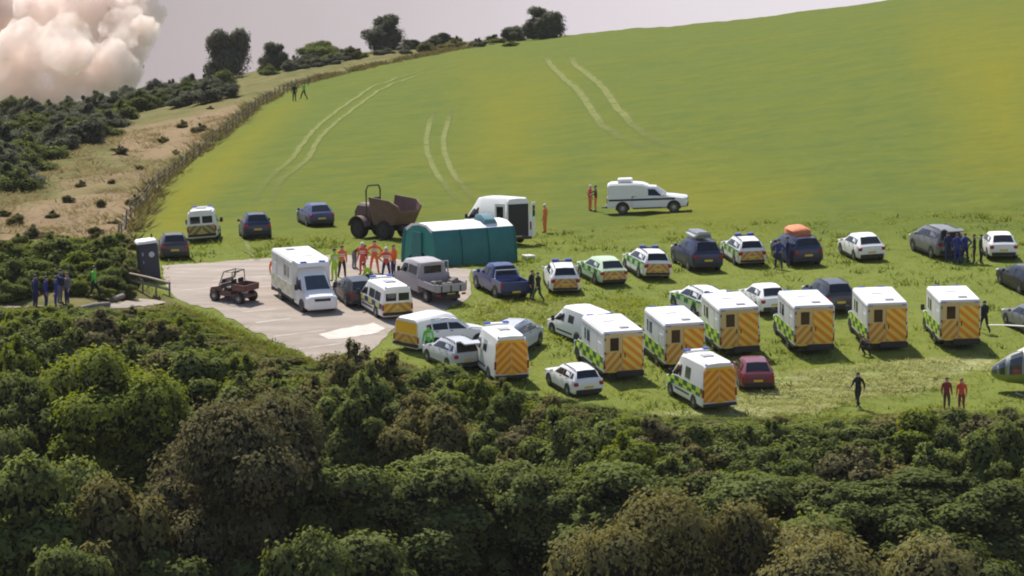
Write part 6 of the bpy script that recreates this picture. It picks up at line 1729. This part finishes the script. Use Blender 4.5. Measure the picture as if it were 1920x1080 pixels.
td = leafmat('dark_grass_blade', [(.075, .10, .025), (.105, .135, .034), (.15, .18, .05)], .45, .8)
tt = leafmat('dry_grass_blade', [(.25, .265, .115), (.34, .345, .17), (.46, .455, .26)], .5, .9)
tufts('grass_tufts', 'short grass tufts all over the lower field', scatter(15000, 430, 790, infield, pw=1.3), .085, .32, 5, tg, 1.1)
tufts('grass_tufts', 'darker coarse grass clumps among the parked vehicles', scatter(1000, 440, 790, lambda x, y: infield(x, y) & (vnoise(x, y * 3, 60, 9) > .5)), .20, .42, 8, td)
DRYP = [(1440, 700), (1560, 690), (1700, 672), (1860, 668), (1870, 690), (1800, 712), (1700, 738), (1600, 748), (1530, 775), (1420, 782), (1330, 775), (1390, 735)]
tufts('dry_grass', 'pale flattened hay like grass at the lower right of the field', scatter(1700, 660, 790, lambda x, y: inpoly(x, y, DRYP) & (vnoise(x, y * 2, 30, 5) > .3), 1300, 1900), .10, .8, 8, tt, 2.0)
tufts('dry_grass', 'pale straw grass behind the bush side vehicles', scatter(260, 550, 620, lambda x, y: inpoly(x, y, [(880, 560), (1100, 560), (1180, 590), (1010, 610), (930, 605), (860, 590)]), 850, 1200), .10, .6, 7, tt, 2.0)
tufts('grass_tufts', 'tall green tussocks behind the bush side vehicles', scatter(420, 545, 640, lambda x, y: inpoly(x, y, [(865, 575), (1010, 555), (1180, 555), (1260, 580), (1180, 605), (1040, 640), (1010, 620), (890, 600)]), 850, 1280), .15, .5, 9, tg, .9)
side = lambda x, y: (x < x_field(y) - 2) & (y < y_edge(x) - 4)
tufts('rough_grass', 'rough dry grass on the slope left of the fence', scatter(2600, 150, 470, lambda x, y: side(x, y) & (vnoise(x, y * 2, 40, 6) > .42), -40, 700, .8), .24, .9, 7, leafmat('rough_blade', [(.13, .125, .06), (.20, .175, .095), (.30, .235, .15)], .45, .9), 1.0)
tufts('rough_grass', 'dark weeds along the fence line', scatter(1400, 85, 480, lambda x, y: (x < x_field(y) + 2) & (x > x_field(y) - 10 - 7 * (y > 250)), 150, 1000, .8), .42, .7, 8, leafmat('weed_blade', [(.07, .065, .03), (.12, .11, .05), (.19, .17, .08)], .4, .9), .8)
tufts('rough_grass', 'long grass and weeds at the foot of the thicket', scatter(5500, 560, 800, lambda x, y: (y > y_edge(x) - 8) & (y < y_edge(x) + 60), -40, 1960), .16, .5, 7, leafmat('bank_blade', [(.08, .10, .025), (.125, .14, .04), (.19, .19, .07)], .45, .9), 1.0)

# ------------------------------------------------------------------ fence along the left side of the field
fr = empty('wire_fence', 'post and wire fence running up the left side of the field', 'fence')
WOOD = wearmat('fence_wood', (.22, .18, .135), (.12, .10, .075), 5, .9, .9)
fp = [ground(x, y) for x, y in [(222, 452), (236, 425), (262, 395), (298, 352), (350, 312), (398, 275), (436, 245), (478, 208), (515, 185), (555, 166), (600, 152)]]
posts = []; acc = 0
for a, c2 in zip(fp[:-1], fp[1:]):
    L_ = (c2 - a).length; n = max(1, int(L_ / 6.5))
    posts += [a.lerp(c2, k / n) for k in range(n)]
posts = posts[:140]
pmb = MB(); pmb.tube([(0, 0, -.3), (0, 0, 1.15)], [.06, .05], 6); pme = pmb.mesh('post', [WOOD])
tops = []
for p in posts:
    o = obj('post', pme, fr); z = float(zg(p.x, p.y)); o.location = (p.x, p.y, z); o.rotation_euler = (rnd.uniform(-.06, .06), rnd.uniform(-.06, .06), 0); tops.append((p.x, p.y, z))
for h_ in (.45, .8, 1.15):
    obj('wire', (lambda mb: (mb.tube([(x, y, z + h_) for x, y, z in tops], .008, 4), mb.mesh('wire', [STEEL]))[-1])(MB()), fr)
# timber rails and a low trailer by the path
rr = empty('timber_rail', 'low weathered timber rail barrier below the portable toilet', 'barrier')
A, B = ground(243, 538), ground(318, 556)
for k in range(4):
    p = A.lerp(B, k / 3); o = obj('post', pme, rr); o.location = (p.x, p.y, float(zg(p.x, p.y)) - .35)
for h_ in (.38, .78):
    obj('rail', (lambda mb: (mb.tube([A + Vector((0, 0, h_)), A.lerp(B, .5) + Vector((0, 0, h_ + .03)), B + Vector((0, 0, h_))], .075, 7), mb.mesh('rail', [wearmat('pale_timber', (.34, .28, .22), (.2, .16, .12), 5, .9, .9)], 60))[-1])(MB()), rr)
lg = wearmat('grey_log', (.25, .22, .2), (.13, .11, .10), 4, .95, .9, .4)
for k, (x0, y0, x1, y1) in enumerate([(150, 583, 205, 574), (60, 592, 140, 590), (210, 566, 245, 556)]):
    a, c2 = ground(x0, y0), ground(x1, y1)
    tag(obj('log', (lambda mb: (mb.tube([a + Vector((0, 0, .12)), a.lerp(c2, .5) + Vector((0, 0, .16)), c2 + Vector((0, 0, .12))], [.16, .17, .13], 8), mb.mesh('log', [lg], 60))[-1])(MB())), ['grey log on the path edge in front of the striding person', 'grey log at the path edge below the group in blue', 'short grey log at the path end near the timber rail'][k], 'log')
# ------------------------------------------------------------------ smoke plume behind the slope
def smoke_body(name, blobs, vox, disp, seed, colour, dens, label, solid=False, cut=(.37, .54)):
    bm = bmesh.new()
    for c, r in blobs:
        bmesh.ops.create_icosphere(bm, subdivisions=3, radius=1, matrix=Matrix.Translation(c) @ Matrix.Diagonal((*r, 1)))
    me = bpy.data.meshes.new(name); bm.to_mesh(me); bm.free()
    o = bpy.data.objects.new(name, me); COL.objects.link(o)
    rm = o.modifiers.new('r', 'REMESH'); rm.mode = 'VOXEL'; rm.voxel_size = vox
    dg = bpy.context.evaluated_depsgraph_get(); m2 = bpy.data.meshes.new_from_object(o.evaluated_get(dg))
    o.modifiers.clear(); o.data = m2; m2.name = name
    n = len(m2.vertices); co_ = np.empty(n * 3, np.float32); m2.vertices.foreach_get('co', co_); co_ = co_.reshape(-1, 3).astype(float)
    no = np.empty(n * 3, np.float32); m2.vertices.foreach_get('normal', no); no = no.reshape(-1, 3)
    d = np.zeros(n)
    for i in range(n):
        p = Vector(co_[i]); v = 0; a = 1; f = .085
        if solid:
            v = 2.6 * (abs(mnoise.noise(p * .034 + Vector((seed * 3.1, seed, 4)))) * 2 - .45)
        for _ in range(4):
            q = mnoise.noise(p * f + Vector((seed, seed * 2.7, 0))); v += a * (abs(q) * 2 - .5); a *= .5; f *= 2.1
        d[i] = v
    co_ += no * (d * disp)[:, None]
    m2.vertices.foreach_set('co', co_.astype(np.float32).ravel()); m2.update()
    m2.polygons.foreach_set('use_smooth', np.ones(len(m2.polygons), bool))
    m = bpy.data.materials.new(name); nt = nodes(m)
    if solid:
        b = nt.nodes['Principled BSDF']; b.inputs['Base Color'].default_value = (*colour, 1); b.inputs['Roughness'].default_value = 1; b.inputs['Specular IOR Level'].default_value = 0
        tr = nt.nodes.new('ShaderNodeBsdfTranslucent'); tr.inputs['Color'].default_value = (*colour, 1)
        mx = nt.nodes.new('ShaderNodeMixShader'); mx.inputs[0].default_value = .12
        nt.links.new(b.outputs[0], mx.inputs[1]); nt.links.new(tr.outputs[0], mx.inputs[2]); nt.links.new(mx.outputs[0], nt.nodes['Material Output'].inputs['Surface'])
        m2.materials.clear(); m2.materials.append(m)
        return tag(o, label, kind='stuff')
    nt.nodes.remove(nt.nodes['Principled BSDF']); h = NG(nt)
    tc = h.n('ShaderNodeTexCoord'); P = tc.outputs['Object']
    big = h.noise(P, .030, 3, .55, .4); fine = h.noise(P, .11, 8, .68, 1.2)
    v = h.math('ADD', h.math('MULTIPLY', big, .46), h.math('MULTIPLY', fine, .54))
    k = h.step(v, cut[0], cut[1])
    pv = nt.nodes.new('ShaderNodeVolumePrincipled'); pv.inputs['Color'].default_value = (*colour, 1); pv.inputs['Anisotropy'].default_value = .2
    h.l(h.math('MULTIPLY', k, dens), pv.inputs['Density'])
    nt.links.new(pv.outputs[0], nt.nodes['Material Output'].inputs['Volume'])
    m2.materials.clear(); m2.materials.append(m)
    return tag(o, label, kind='stuff')
SD = 1150.0
def sp_(px, py, D=SD):
    u, mm = ray(px, py); return Vector((u * D, D, CAMZ + mm * D))
SS = SD / F
def blob(px, py, r, dy=0, q=1.0): return (sp_(px, py, SD + dy), (r * SS, r * SS * .42, r * SS * q))
PL = [blob(-70, 120, 130, 10), blob(60, 130, 100, -15), blob(150, 40, 100, 0), blob(235, 20, 58, 10), blob(215, 95, 62, 0), blob(120, 150, 66, -18), blob(40, 20, 100, 15), blob(150, -50, 100, 15), blob(-60, -20, 120, 10), blob(190, 150, 34, 3), blob(60, 205, 56, -10), blob(-60, 230, 80), blob(-200, 60, 130), blob(262, -30, 44, 8), blob(185, 120, 52, -16), blob(130, 70, 58, -24), blob(225, 45, 48, -12), blob(150, 180, 40, -20), blob(262, 70, 46, -4), blob(222, 150, 40, -8), blob(275, 20, 40, 2)]
smoke_body('smoke_plume', PL, 1.6, 3.2, 3.0, (.982, .918, .89), .6, 'billowing white smoke plume rising behind the bushes')

# thin summer haze
hb = MB(); hb.box((0, 0, 0), (1, 1, 1)); hm = bpy.data.materials.new('haze'); nt = nodes(hm); nt.nodes.remove(nt.nodes['Principled BSDF'])
pv = nt.nodes.new('ShaderNodeVolumePrincipled'); pv.inputs['Color'].default_value = (.90, .88, .95, 1); pv.inputs['Density'].default_value = .00003; pv.inputs['Anisotropy'].default_value = 0
nt.links.new(pv.outputs[0], nt.nodes['Material Output'].inputs['Volume'])
ho = obj('haze', hb.mesh('haze', [hm]))
lo, hi = float(ZG.min()) - 1.0, 130.0
wx = 2 * float(np.abs(XX).max()) + 20
ho.matrix_world = Matrix.Translation((0, 1510, (lo + hi) / 2)) @ Matrix.Diagonal((wx, 3100, hi - lo, 1))
tag(ho, 'thin summer haze over the valley', kind='stuff')
